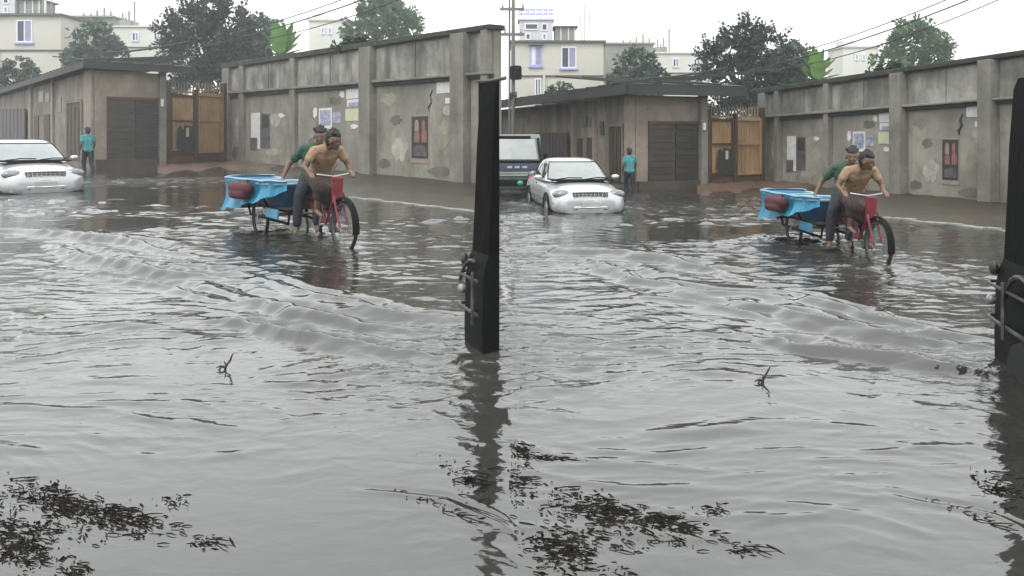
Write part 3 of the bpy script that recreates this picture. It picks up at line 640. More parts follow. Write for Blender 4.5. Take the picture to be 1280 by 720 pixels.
def white_building(h):
    r = far_root(h, 'white_building', 172, 110, DF[h.key] + 4, f'low white building with flat roof behind the shed, {h.word} half', 'building', 'white flat roofed buildings')
    MB().box(-33, 40, 0, 60, -60, 76).build('wall', M['bld_white'], r)
    MB().box(-34.5, 42, -2, 62, 76.05, 78).build('roof_slab', M['bld_white'], r)
    window(r, -7, 58, 9, 12, 0, 'win_white', ('win_dark', 'win_pale'), False); window(r, 20, 59, 9, 11, 0, 'win_white', ('win_dark', 'win_pale'), False)
    MB().box(-34, 40, -1, -.05, 50, 51.5).build('floor_band', M['bld_band'], r)
    MB().box(-27, -12, 8, 30, 78, 86).build('water_tank_base', M['bld_grey'], r)
    for x, t in ((-24, 18), (-16, 20), (-9, 32), (-20, 12)):
        MB().box(x - .9, x + .9, 10, 12, 86 if x < -12 else 78, 78 + t).build('column_stub', M['bld_grey'], r)
for h in HALVES: white_building(h)
def pale_building(h):
    r = far_root(h, 'pale_building', 408, 90, DF[h.key] + 20, f'pale plastered house showing over the boundary wall, {h.word} half', 'building', 'pale houses over the wall')
    MB().box(-22, 24, 0, 50, -80, 64).build('wall', M['bld_white'], r)
    MB().box(-24, 26, -2, 52, 64.05, 66.5).build('roof_slab', M['bld_white'], r)
    window(r, -7, 47, 5, 9, 0, 'win_white', ('win_pale',), False, False); window(r, 2, 47, 5, 9, 0, 'win_white', ('win_pale',), False, False)
    MB().box(-20, -4, 8, 30, 66.5, 74).build('stair_head', M['bld_white'], r)
for h in HALVES: pale_building(h)

# ------------------------------------------------------------------ trees
def leaf_quad(vs, fs, c, d, side, ln, wd):
    o = len(vs); t = c + d * ln; m1 = c + d * ln * .5 + side * wd; m2 = c + d * ln * .5 - side * wd
    vs += [c, m1, t, m2]; fs.append((o, o + 1, o + 2, o + 3))
def rv(): 
    v = Vector((random.gauss(0, 1), random.gauss(0, 1), random.gauss(0, 1))); return v.normalized()
def crown_clumps(mb, blobs, n_clump, per, cr, ln, wd, droop=0.0):
    vs, fs = [], []
    tot = sum(b[1] * b[2] for b in blobs)
    for (c, rx, rz) in blobs:
        for k in range(int(n_clump * rx * rz / tot)):
            u = rv(); q = random.uniform(0.45, 1.0) ** 0.5
            cc = Vector((c[0] + u.x * rx * q, c[1] + u.y * rx * .8 * q, c[2] + u.z * rz * q)); s_ = random.uniform(.5, 1.25)
            for j in range(per):
                p = cc + rv() * cr * s_ * random.uniform(.2, 1); d = (rv() + u * .8 + Vector((0, 0, -droop))).normalized(); sd = d.cross(rv()).normalized()
                leaf_quad(vs, fs, p, d, sd, ln * random.uniform(.6, 1.3), wd * random.uniform(.7, 1.2))
    mb.add(vs, fs)
def fronds(mb, tips, ln, wd, gap):
    """feathery sprays along the branch ends: leaflets in two ranks"""
    vs, fs = [], []
    for (a, b) in tips:
        d = b - a; L_ = d.length; d.normalize(); s0 = d.cross(Vector((random.uniform(-.4, .4), 1, random.uniform(-.4, .4)))).normalized(); k = max(3, int(L_ / gap))
        for i in range(k):
            p = a + d * (L_ * (i + .5) / k)
            for sg in (1, -1):
                dd = (s0 * sg + d * .55 + rv() * .3).normalized(); leaf_quad(vs, fs, p, dd, dd.cross(rv()).normalized(), ln * random.uniform(.7, 1.2) * (1.15 - .6 * i / k), wd)
    mb.add(vs, fs)
def tree_local(r, blobs, n_clump, per, cr, ln, wd, mk, trunk_h, tr, spikes=0, sp_len=16, droop=0.0):
    tb = MB(); c0 = blobs[0][0]
    tb.tube([(0, 0, -40), (random.uniform(-1, 1), 0, trunk_h * .5), (c0[0] * .5, c0[1] * .5, trunk_h)], [tr, tr * .8, tr * .6], 8)
    ends = []
    for (c, rx, rz) in blobs:
        for k in range(5):
            u = rv(); u.z = abs(u.z) * .8; e = Vector(c) + Vector((u.x * rx * .8, u.y * rx * .6, u.z * rz * .8)); s0 = Vector((c0[0] * .5, c0[1] * .5, trunk_h * random.uniform(.75, 1)))
            mid = s0.lerp(e, .5) + rv() * 3; tb.tube([s0, mid, e], [tr * .4, tr * .25, tr * .1], 5); ends.append((mid, e))
    tb.build('trunk', M['bark'], r)
    mb = MB(); crown_clumps(mb, blobs, n_clump, per, cr, ln, wd, droop)
    if spikes:
        tips = []
        for (c, rx, rz) in blobs:
            for k in range(spikes):
                u = rv(); u.z = u.z * .8 + .35; u.normalize(); a = Vector(c) + Vector((u.x * rx * .75, u.y * rx * .6, u.z * rz * .75)); tips.append((a, a + (u + rv() * .35).normalized() * sp_len * random.uniform(.6, 1.4)))
        fronds(mb, tips, ln * 1.5, wd, 1.7)
    mb.build('crown', M[mk], r)
TREES = [
    ('shade_tree', (262, 110, -14), 'tall dark feathery tree behind the gate', [((0, 0, 42), 50, 34), ((-20, 0, 78), 26, 22), ((22, 6, 76), 30, 24), ((-2, 0, 96), 20, 18), ((-42, 0, 62), 16, 20), ((14, -3, 14), 40, 22), ((30, -3, 34), 34, 24), ((0, 4, -6), 58, 24)], 400, 22, 7, 5.5, 1.4, 'leaf_dark', 20, 3.2, 30, 22),
    ('broadleaf_tree', (118, 110, -4), 'bluish green hazy tree in front of the unfinished building', [((0, 0, 56), 30, 26), ((-18, 0, 38), 22, 16), ((22, 0, 42), 18, 18), ((2, 0, 20), 30, 20)], 150, 22, 7, 6.5, 2.0, 'leaf_blue', 20, 2.6, 6, 8),
    ('shrub_tree', (22, 110, -12), 'small grey green shrub over the shed roof', [((0, 0, 18), 24, 20), ((-16, 0, 8), 16, 14), ((16, 0, 8), 16, 16)], 80, 20, 6, 5.5, 1.8, 'leaf_blue', 4, 1.8, 5, 7),
    ('broadleaf_tree', (325, 90, -10), 'bluish tree between the gate and the banana plant', [((-6, 0, 48), 22, 20), ((10, 0, 30), 22, 18), ((-12, 0, 22), 24, 20)], 95, 20, 7, 6.5, 1.9, 'leaf_blue', 15, 2.2, 14, 16),
    ('broadleaf_tree', (476, 70, 4), 'light green spreading tree over the boundary wall', [((4, 0, 46), 38, 17), ((-26, 0, 26), 24, 14), ((30, 0, 32), 18, 15), ((0, 0, 62), 24, 12)], 150, 20, 7, 6.0, 1.7, 'leaf_mid', 10, 2.2, 20, 14),
    ('small_shrub', (438, 66, -16), 'small weedy shrub on top of the boundary wall', [((0, 0, 10), 12, 8), ((-12, 0, 6), 9, 5), ((14, 0, 12), 8, 7)], 34, 16, 4, 4.5, 1.3, 'leaf_dark', 2, .8, 5, 6),
]
for (nm, (x, y, dd), lab, blobs, nc, per, cr, ln, wd, mk, th, tr, spk, sl) in TREES:
    first = None
    for h in HALVES:
        Y = DF[h.key] + dd if dd > -14 else DF[h.key] * (1 + dd / 72.0)
        if nm == 'small_shrub': Y = WALL[h.key].pt(x, y).y + .6
        if first is None:
            first = far_root(h, nm, x, y, Y, f'{lab}, {h.word} half', 'tree' if 'tree' in nm else 'shrub')
            first['group'] = nm.replace('_', ' ') + 's beyond the sheds and walls'; tree_local(first, blobs, nc, per, cr, ln, wd, mk, th, tr, spk, sl, .1)
        else:
            c = copy_tree(first); c.location = h.V(x, y, Y); c.scale = (Y / F * (h.sx + h.sy) / 2,) * 3; c['label'] = f'{lab}, {h.word} half'
def banana(h):
    Y = DF[h.key] * .70
    r = far_root(h, 'banana_plant', 352, 90, Y, f'bright green banana plant behind the boundary wall, {h.word} half', 'plant', 'banana plants')
    MB().tube([(0, 0, -50), (0, 0, 0), (1, 0, 30)], [3, 2.6, 1.6], 8).build('stem', M['leaf_banana'], r)
    for (dx, dz, w, mk, y) in ((-7, 66, 12, 'leaf_banana', -4), (5, 52, 10, 'leaf_banana', -2), (24, 38, 6, 'leaf_yellow', 1), (-22, 36, 5, 'leaf_banana', 4), (18, 24, 6, 'leaf_banana', -3), (2, 66, 6, 'leaf_banana', 6), (30, 52, 4, 'leaf_yellow', 5), (-16, 58, 6, 'leaf_mid', 8), (14, 66, 6, 'leaf_mid', 9), (20, 54, 7, 'leaf_banana', 3), (-24, 50, 5, 'leaf_mid', 5), (34, 30, 5, 'leaf_mid', 2)):
        vs, fs = [], []; n = 10
        for i in range(n + 1):
            t = i / n; x = dx * t ** 1.2; z = 22 + (dz - 22) * (1.25 * t - .25 * t * t * t); ww = w * (math.sin(min(1, t * 1.1 + .05) * math.pi) ** .6) if 0 < t < 1 else .3
            jx = random.uniform(.8, 1.1)
            vs += [(x - ww * jx * .9, y - 2, z - ww * .35), (x, y, z), (x + ww * jx * .9, y - 2, z - ww * .25)]
        for i in range(n):
            a = i * 3; fs += [(a, a + 1, a + 4, a + 3), (a + 1, a + 2, a + 5, a + 4)]
        MB().add(vs, fs).build('leaf', M[mk], r, smooth=True)
for h in HALVES: banana(h)

# ------------------------------------------------------------------ utility pole and cables
def util_pole():
    h = HR; Y = 30.0
    p = Vector(((641.5 - 640) * Y / F, Y, 0)); s = Y / F
    r = empty('utility_pole', p, 'grey utility pole with transformer and crossarms at the edge of the cream building', 'utility pole')
    m = MB(); m.tube([(0, 0, -.4), (0, 0, 7.4)], [.085, .06], 10); m.build('shaft', M['pole'], r, smooth=True)
    m = MB(); m.tube([(-.14, .2, -.4), (-.14, .2, 7.4)], [.05, .035], 8); m.build('second_shaft', M['pole'], r, smooth=True)
    for z in (6.15, 5.2): MB().box(-.5, .42, -.05, .05, z, z + .1).build('crossarm', M['pole'], r)
    for x, z in ((-.4, 6.25), (.36, 6.25), (-.3, 5.3), (.3, 5.3)):
        MB().lathe([(.03, 0), (.05, .05), (.03, .1), (.045, .14), (.01, .18)], 8, (x, 0, z)).build('insulator', M['plate'], r)
    t = MB().lathe([(.05, -.02), (.2, 0), (.22, .1), (.22, .42), (.19, .5), (.05, .52)], 14, (.1, -.2, 3.55)).build('transformer', M['black'], r, smooth=True)
    for k in range(5): MB().box(-.12 + k * .09, -.10 + k * .09, -.44, -.38, 3.62, 4.0).build('cooling_fin', M['black'], t)
    for k in range(4):
        MB().tube([(.13 * math.cos(a * .9), -.02 + .14 * math.sin(a * .9), 2.8 + k * .05 + a * .02) for a in range(8)], .02, 6).build('cable_coil', M['cable'], r)
util_pole()
def cable(h, pts, sag, rad, label):
    A, B = h.V(*pts[0]), h.V(*pts[1]); n = 14; P = []
    for i in range(n + 1):
        t = i / n; p = A.lerp(B, t); p.z -= sag * 4 * t * (1 - t); P.append(p)
    o = MB().tube(P, rad, 6).build('overhead_cable', M['cable']); tag(o, label, 'cable', 'overhead cables')
for h in HALVES:
    k = 1.0 if h is HL else .65
    cable(h, ((235, 62, 50 * k), (640, -75, 34 * k)), .5 * k, .035 * k, f'overhead cable rising from the dark tree, lowest of its set, {h.word} half')
    cable(h, ((290, 42, 50 * k), (640, -90, 34 * k)), .4 * k, .028 * k, f'overhead cable rising from the dark tree, upper one, {h.word} half')
    cable(h, ((300, 55, 48 * k), (640, -60, 32 * k)), .5 * k, .024 * k, f'thin overhead cable just above the boundary wall trees, {h.word} half')
    cable(h, ((122, 66, 52 * k), (236, 52, 48 * k)), .15 * k, .06 * k, f'thick service cable between the shed roof and the dark tree, {h.word} half')

#--OBJECTS--
# ------------------------------------------------------------------ car
def section(x, hw, zb, zt, n=28, e=3.2):
    zc, hz = (zb + zt) / 2, (zt - zb) / 2; out = []
    for k in range(n):
        t = 2 * math.pi * k / n; c, s_ = math.cos(t), math.sin(t)
        out.append((x, hw * math.copysign(abs(c) ** (2 / e), c), zc + hz * math.copysign(abs(s_) ** (2 / e), s_)))
    return out
def make_car():
    r = empty('saloon_car', (0, 0, 0), 'silver saloon car standing in the flood', 'car', 'silver saloon cars in the flood')
    S_ = [(2.20, .55, .34, .60), (2.17, .70, .25, .70), (2.08, .79, .20, .76), (1.90, .84, .18, .82), (1.5, .855, .18, .90), (1.0, .86, .18, .965), (.5, .86, .18, .985), (-.5, .86, .18, .99),
          (-1.3, .86, .18, .995), (-1.8, .85, .20, .985), (-2.08, .80, .24, .95), (-2.2, .70, .32, .86)]
    body = MB().loft([section(*q) for q in S_]).build('body', M['silver'], r, smooth=True)
    # cabin: superellipse rings narrowing to the roof
    LV = [(.93, 1.28, -1.72, .80), (1.05, 1.02, -1.50, .77), (1.18, .74, -1.25, .715), (1.30, .46, -1.02, .66), (1.39, .22, -.86, .60), (1.435, -.02, -.68, .52), (1.455, -.22, -.5, .36)]
    E = 4.0
    def lev(z):
        for a, b in zip(LV[:-1], LV[1:]):
            if a[0] <= z <= b[0]:
                t = (z - a[0]) / (b[0] - a[0]); return [a[i] + (b[i] - a[i]) * t for i in range(4)]
    def ring(q, n=40):
        z, xf, xr, hy = q; cx, ax = (xf + xr) / 2, (xf - xr) / 2
        return [(cx + ax * math.copysign(abs(math.cos(2 * math.pi * k / n)) ** (2 / E), math.cos(2 * math.pi * k / n)),
                 hy * math.copysign(abs(math.sin(2 * math.pi * k / n)) ** (2 / E), math.sin(2 * math.pi * k / n)), z) for k in range(n)]
    MB().loft([ring(q) for q in LV]).build('cabin', M['silver'], r, smooth=True)
    def fx(y, q, sgn):
        z, xf, xr, hy = q; cx, ax = (xf + xr) / 2, (xf - xr) / 2; return cx + sgn * ax * (1 - min(.999, abs(y / hy)) ** E) ** (1 / E)
    for sgn, nm in ((1, 'windshield'), (-1, 'rear_window')):
        rows = []
        for i in range(7):
            q = lev(.97 + .385 * i / 6); rows.append([(fx(y, q, sgn) + sgn * .016, y, q[0] + .012) for y in [q[3] * .92 * (j / 6 - 1) for j in range(13)]])
        rr = [[(p[0], p[1], p[2]) for p in row] for row in rows]
        g = MB().loft(rr, False, False); back = [[(p[0] - sgn * .012, p[1], p[2] - .01) for p in row] for row in rr]; g.loft(back, False, False)
        g.build(nm, M['carglass'], r, smooth=True)
        edge = rows[0] + [w_[-1] for w_ in rows[1:-1]] + rows[-1][::-1] + [w_[0] for w_ in rows[1:-1]][::-1] + [rows[0][0]]
        MB().tube(edge, .016, 6).build('window_seal', M['black'], r, smooth=True)
    for sgn in (1, -1):
        for (xa, xb) in ((.52, -.28), (-.36, -1.12)):
            rows = []
            for i in range(5):
                q = lev(1.0 + .33 * i / 4); z, xf, xr, hy = q; cx, ax = (xf + xr) / 2, (xf - xr) / 2; sh = -.0 if xb > -.5 else 0
                row = []
                for j in range(5):
                    x = xa + (xb - xa) * j / 4
                    if xa > 0: x = min(x, xf - .22)
                    else: x = max(x, xr + .2)
                    row.append((x, sgn * (hy * (1 - min(.98, abs((x - cx) / ax)) ** E) ** (1 / E) + .012), z))
                rows.append(row)
            MB().loft(rows, False, False).build('side_window', M['sideglass'], r, smooth=True)
        MB().ball((.72, sgn * .95, 1.02), .1, 12, 8, (.7, 1.0, .62)).build('mirror', M['silver'], r, smooth=True)
        MB().ball((2.00, sgn * .63, .70), .22, 14, 10, (.62, .95, .46)).build('headlight', M['lamp'], r, smooth=True)
        MB().tube([(2.185, sgn * .30, .37), (2.165, sgn * .46, .37), (2.10, sgn * .62, .375)], [.022, .034, .02], 8).build('intake_slot', M['grillemesh'], r, smooth=True)
        MB().ball((-2.02, sgn * .66, .80), .16, 10, 8, (.6, .8, .8)).build('tail_light', M['redlens'], r, smooth=True)
        for xw in (1.35, -1.3):
            w = MB().lathe([(.18, -.09), (.29, -.10), (.32, -.06), (.32, .06), (.29, .10), (.18, .09)], 24, (xw, sgn * .775, .32), 'y').build('wheel', M['rubber'], r, smooth=True)
            MB().lathe([(.05, -.105), (.17, -.10), (.19, -.06), (.19, .06), (.17, .10), (.05, .105)], 16, (xw, sgn * .775, .32), 'y').build('rim', M['steel'], w, smooth=True)
            a = MB(); a.tube([(xw + .37 * math.cos(t), sgn * .868, .32 + .37 * math.sin(t)) for t in [math.pi * k / 10 for k in range(11)]], .02, 6); a.build('wheel_arch', M['black'], r, smooth=True)
        for xd in (.12, -.78): MB().box(xd - .1, xd + .08, sgn * .862, sgn * .885, .84, .87).build('door_handle', M['chrome'], r)
        MB().box(-1.1, .9, sgn * .853, sgn * .872, .55, .585).build('side_moulding', M['silver'], r)
    g = MB().box(2.08, 2.185, -.40, .40, .59, .745).build('grille', M['grillemesh'], r, bevel=.015)
    b = MB()
    for z in (.63, .67, .71): b.box(2.186, 2.194, -.37, .37, z - .004, z + .004)
    for k in range(9): b.box(2.187, 2.196, -.36 + k * .09 - .005, -.36 + k * .09 + .005, .605, .73)
    b.build('grille_bars', M['chrome'], g)
    c = MB(); c.tube([(2.16, -.42, .755), (2.2, 0, .765), (2.16, .42, .755)], .016, 8); c.tube([(2.16, -.42, .58), (2.205, 0, .575), (2.16, .42, .58)], .012, 8); c.build('grille_trim', M['chrome'], g, smooth=True)
    MB().box(2.17, 2.225, -.22, .22, .43, .53).build('number_plate', M['plate'], r)
    MB().tube([(2.02, -.80, .45), (2.16, -.6, .43), (2.215, 0, .415), (2.16, .6, .43), (2.02, .80, .45)], .022, 8).build('bumper_trim', M['chrome'], r, smooth=True)
    MB().tube([(1.99, -.81, .27), (2.15, -.6, .26), (2.19, 0, .25), (2.15, .6, .26), (1.99, .81, .27)], .03, 8).build('lower_lip', M['black'], r, smooth=True)
    for y0, y1 in ((-.62, .02), (.08, .66)): MB().tube([(1.31, y0, .995), (1.235, (y0 + y1) / 2, 1.03), (1.215, y1, 1.02)], .013, 6).build('wiper', M['black'], r)
    MB().box(1.15, 1.36, -.72, .72, .955, .985).build('cowl', M['black'], r)
    return r
car = make_car()
def face(p, deg):
    """heading that points at the eye, turned by deg (towards the photo's right)"""
    return math.atan2(-p.y, -p.x) + R(deg)
p = HR.G(57, 239.5)
CARS = []
for h, sc, cx, wy in ((HL, 1.15, 55, 240.5), (HR, .85, 57, 240.5)):
    c = car if h is HL else copy_tree(car)
    p = h.G(cx, wy); rz = face(p, 13); c.rotation_euler.z = rz; c.scale = (sc,) * 3
    p = p + Vector((-math.cos(rz), -math.sin(rz), 0)) * 2.0 * sc; p.z = -.28 * sc; c.location = p
    c['label'] = 'silver saloon car cut off by the edge of the frame' if h is HL else 'silver saloon car fully in view in front of the green minivan'

# ------------------------------------------------------------------ green minivan behind the right-hand car
def minivan():
    s = .82; Y = 19.2; r = empty('minivan', (.05, Y, -.12), 'dark green minivan with navy front band and big windscreen behind the silver car', 'minivan', None, 0, s)
    # local: front faces -y ; x to the right
    hw = .80
    prof = [(0, .35), (0, .95), (.30, 1.18), (.62, 1.86), (.95, 1.98), (3.2, 1.98), (3.4, 1.2), (3.4, .35)]
    m = MB(); m.hexa([(-hw, y, z) for y, z in prof], [(hw, y, z) for y, z in prof]); m.build('body', M['vangreen'], r, bevel=.05)
    MB().hexa([(-.70, .325, 1.22), (.70, .325, 1.22), (.62, .60, 1.82), (-.62, .60, 1.82)], [(-.70, .285, 1.235), (.70, .285, 1.235), (.62, .565, 1.835), (-.62, .565, 1.835)]).build('windscreen', M['carglass'], r)
    MB().box(-hw - .01, hw + .01, -.03, .08, .93, 1.12).build('navy_band', M['vanblue'], r, bevel=.01)
    for k in range(3): MB().box(-.2 + k * .22, -.06 + k * .22, -.05, -.031, .99, 1.05).build('band_mark', M['plate'], r)
    MB().box(-.78, .78, .10, .32, 1.13, 1.2).build('dash_ledge', M['black'], r)
    for x in (-.6, .56): MB().ball((x, -.01, .82), .12, 12, 8, (1.2, .5, .8)).build('headlight', M['lamp'], r, smooth=True)
    MB().box(-.42, .42, -.05, -.005, .76, .88).build('grille', M['grillemesh'], r)
    for k in range(3): MB().box(-.42, .42, -.065, -.051, .77 + k * .04, .785 + k * .04).build('grille_bar', M['chrome'], r)
    MB().box(-.85, .85, -.14, .0, .48, .66).build('bumper', M['black'], r, bevel=.03)
    MB().ball((.18, -.15, .56), .08, 12, 8, (1.1, .5, .9)).build('fog_lamp', M['lampgreen'], r, smooth=True)
    for x in (-.93, .93): MB().box(x - .07, x + .07, .25, .31, 1.2, 1.42).build('mirror', M['black'], r, bevel=.02)
    for x in (-.79, .79): MB().tube([(x, .22, 1.16), (x * .9, .56, 1.86)], .035, 6).build('windscreen_pillar', M['black'], r)
    for x in (-.66, .66):
        for y in (.55, 2.7):
            w = MB().lathe([(.12, -.08), (.27, -.09), (.29, 0), (.27, .09), (.12, .08)], 18, (x, y, .16), 'x').build('wheel', M['rubber'], r, smooth=True)
            MB().lathe([(.03, -.095), (.15, -.09), (.15, .09), (.03, .095)], 12, (x, y, .16), 'x').build('rim', M['steel'], w)
    MB().box(-.5, .5, .58, .66, 1.86, 1.93).build('visor', M['black'], r)
minivan()

# ------------------------------------------------------------------ black vehicle at the near right of each stretch
def levels(px0):
    """inward lean of the far corner by height"""
    return [(-.35, .02), (.15, .012), (.47, .018), (.58, .03), (.67, .055), (.79, .06), (1.08, .07), (1.43, .08), (1.80, .10), (1.87, .12)]
def near_vehicle(h, P0, side, width_dir, ln, wd, label):
    u, w = Vector(side).normalized(), Vector(width_dir).normalized(); P0 = Vector((P0[0], P0[1], 0))
    r = empty('auto_rickshaw', P0, label, 'auto rickshaw', 'black auto rickshaws cut by the photo edge')
    def ringz(z, ins, lo=0.0, n=5):
        a = ins; rad = .04
        pts = [P0 + w * (wd), P0 + w * (a + rad) + u * a * .9]
        for k in range(1, n): 
            t = k / n * math.pi / 2; pts.append(P0 + w * (a + rad - rad * math.sin(t)) + u * (a * .9 + rad - rad * math.cos(t)))
        pts += [P0 + w * a + u * (a * .9 + rad), P0 + w * a + u * ln, P0 + w * wd + u * ln]
        return [Vector((p.x, p.y, z)) for p in pts]
    lv = levels(0)
    MB().loft([ringz(z, i) for z, i in lv[:5]]).build('lower_body', M['black'], r, True, smooth=True)
    MB().loft([ringz(z + (.001 if k == 0 else 0), i + .002) for k, (z, i) in enumerate(lv[4:])]).build('canopy', M['blackcloth'], r, True, smooth=True)
    m = MB(); m.tube([p + Vector((0, 0, 0)) for p in [ringz(1.885, .17)[i] for i in (0, 1, 3, 5, 6, 7)] if True], .014, 6); m.build('roof_trim', M['wornsteel'], r, True)
    # guard rails standing off the corner
    for z, off, rad in ((.50, .025, .011), (.27, .025, .013)):
        pts = [P0 + w * min(.35, wd * .9) - u * off, P0 + w * .02 - u * off, P0 - w * (off - .02) - u * .01, P0 - w * off + u * .06, P0 - w * (off) + u * min(ln, 1.3)]
        MB().tube([Vector((p.x, p.y, z)) for p in pts], rad, 8).build('guard_rail', M['wornsteel'], r, True, smooth=True)
    for t in (.40, .9):
        if t < ln:
            a = P0 - w * .05 + u * t; MB().tube([Vector((a.x, a.y, .2)), Vector((a.x, a.y, .56))], .012, 6).build('guard_post', M['wornsteel'], r, True)
    a = P0 + w * .01 + u * .05; MB().ball((a.x, a.y, .60), .035, 10, 8, (.8, 1, 1.4)).build('tail_lamp', M['grillemesh'], r, True, smooth=True)
    a = P0 - w * .03 + u * .12; MB().ball((a.x, a.y, .40), .035, 10, 8).build('indicator_lamp', M['lamp'], r, True, smooth=True)
    # side mudguard arc and wheel
    cs = P0 + u * min(.62, ln * .8); arc = []
    for k in range(9):
        t = math.pi * (.15 + .7 * k / 8); q_ = cs + u * (-.32 * math.cos(t)); arc.append(Vector((q_.x, q_.y, .30 + .33 * math.sin(t))) - w * .02)
    if ln > 1: MB().tube(arc, .018, 6).build('mudguard', M['wornsteel'], r, True, smooth=True)
    else: MB().tube(arc[:5], .014, 6).build('mudguard', M['wornsteel'], r, True, smooth=True)
    if ln > 1:
        for (t, ww) in ((.62, .02), (.62, wd - .02), (2.15, wd / 2)):
            c = P0 + u * t + w * ww; rings = []
            for (rr, o_) in ((.08, -.05), (.2, -.055), (.225, 0), (.2, .055), (.08, .05)):
                rings.append([Vector((c.x, c.y, .02)) + w * o_ + u * (rr * math.cos(2 * math.pi * k / 18)) + Vector((0, 0, rr * math.sin(2 * math.pi * k / 18))) for k in range(18)])
            MB().loft(rings).build('wheel', M['rubber'], r, True, smooth=True)
        m = MB(); m.hexa([ringz(.95, .115)[k] - w * .006 for k in (6, 7)] + [ringz(1.6, .155)[k] - w * .006 for k in (7, 6)], [ringz(.95, .115)[k] + w * .01 for k in (6, 7)] + [ringz(1.6, .155)[k] + w * .01 for k in (7, 6)])
        m.build('side_curtain', M['blackcloth'], r, True)
    return r
a = HL.scr(576, 425); YL = CH * F / (425 - HOR); P0 = ((576 - 640) * YL / F, YL)
near_vehicle(HL, P0, (.27, -.66, 0), (1.0, .16, 0), .42, .13, 'black rear corner of an auto rickshaw in front of the wall end')
sy = HR.scr(576, 425); YR = CH * F / (sy[1] - HOR); P0 = ((sy[0] - 640) * YR / F, YR)
near_vehicle(HR, P0, (-.28, -1.15, 0), (.972, -.236, 0), 2.6, 1.25, 'black auto rickshaw at the outer right edge of the frame')

# ------------------------------------------------------------------ people
def capsule(mb, a, ra, b, rb, n=12):
    a, b = Vector(a), Vector(b); d = b - a
    if d.length < 1e-6: d = Vector((0, 0, 1e-3))
    u = d.normalized(); P, RR = [], []
    for t in (-.98, -.75, -.35): P.append(a + u * ra * t); RR.append(ra * math.sqrt(max(0, 1 - t * t)))
    P += [a, b]; RR += [ra, rb]
    for t in (.35, .75, .98): P.append(b + u * rb * t); RR.append(rb * math.sqrt(max(0, 1 - t * t)))
    x = u.cross(Vector((0, 0, 1)) if abs(u.z) < .9 else Vector((1, 0, 0))).normalized(); y = u.cross(x); rings = []
    for p, q in zip(P, RR): rings.append([p + (x * math.cos(2 * math.pi * k / n) + y * math.sin(2 * math.pi * k / n)) * q for k in range(n)])
    mb.loft(rings)
def fuse(mb, name, m, parent, voxel, dec=.35, smooth=3):
    """one continuous skin over overlapping tapered volumes"""
    me = mb.mesh(name + '_raw', m); o = bpy.data.objects.new(name, me); put(o)
    md = o.modifiers.new('r', 'REMESH'); md.mode = 'VOXEL'; md.voxel_size = voxel; md.use_smooth_shade = True
    sm = o.modifiers.new('s', 'SMOOTH'); sm.factor = .5; sm.iterations = smooth
    dc = o.modifiers.new('d', 'DECIMATE'); dc.ratio = dec
    dg = bpy.context.evaluated_depsgraph_get(); dg.update(); me2 = bpy.data.meshes.new_from_object(o.evaluated_get(dg)); me2.name = name
    o.modifiers.clear(); o.data = me2; bpy.data.meshes.remove(me); me2.shade_smooth()
    if not me2.materials: me2.materials.append(m)
    o.parent = parent; return o
def hand(mb, wrist, d, side, curl):
    """palm, four unequal bent fingers and a thumb off the side of the palm; d = forearm direction, side = towards the thumb, curl = palm side"""
    d, side, curl = Vector(d).normalized(), Vector(side).normalized(), Vector(curl).normalized(); w = Vector(wrist)
    for s_ in (-.022, 0, .022): capsule(mb, w + d * .02 + side * s_ * .6, .016, w + d * .085 + side * s_ * 1.15, .015, 8)
    for k, ln in enumerate((.070, .080, .075, .058)):
        b = w + d * .09 + side * (.032 - k * .021); m1 = b + d * ln * .5 + curl * ln * .15; m2 = m1 + d * ln * .22 + curl * ln * .32; m3 = m2 + curl * ln * .3 - d * ln * .05
        capsule(mb, b, .0095, m1, .009, 8); capsule(mb, m1, .009, m2, .0085, 8); capsule(mb, m2, .0085, m3, .0075, 8)
    b = w + d * .03 + side * .03; m1 = b + side * .03 + d * .03 + curl * .012; m2 = m1 + d * .03 + curl * .018; capsule(mb, b, .013, m1, .0105, 8); capsule(mb, m1, .0105, m2, .009, 8)
def head(mb, c, fwd, up):
    c, f, u = Vector(c), Vector(fwd).normalized(), Vector(up).normalized(); s_ = f.cross(u).normalized()
    capsule(mb, c + u * .035 - f * .02, .094, c + u * .035 + f * .015, .088); capsule(mb, c - u * .03 + f * .025, .07, c - u * .07 + f * .045, .045)
    for sg in (1, -1):
        capsule(mb, c + s_ * sg * .083 - f * .005 + u * .01, .018, c + s_ * sg * .09 - f * .015 - u * .03, .013, 8)          # ear
        capsule(mb, c + s_ * sg * .035 + f * .075 - u * .02, .026, c + s_ * sg * .03 + f * .07 - u * .05, .022, 8)           # cheek
        capsule(mb, c + s_ * sg * .012 + f * .092 + u * .035, .010, c + s_ * sg * .05 + f * .08 + u * .037, .009, 8)          # brow
    capsule(mb, c + f * .095 + u * .02, .011, c + f * .118 - u * .022, .015, 8)                                            # nose
    capsule(mb, c + f * .088 - u * .058 - s_ * .02, .011, c + f * .088 - u * .058 + s_ * .02, .011, 8)                      # lips
    capsule(mb, c + f * .07 - u * .095, .02, c + f * .075 - u * .09, .02, 8)                                               # chin
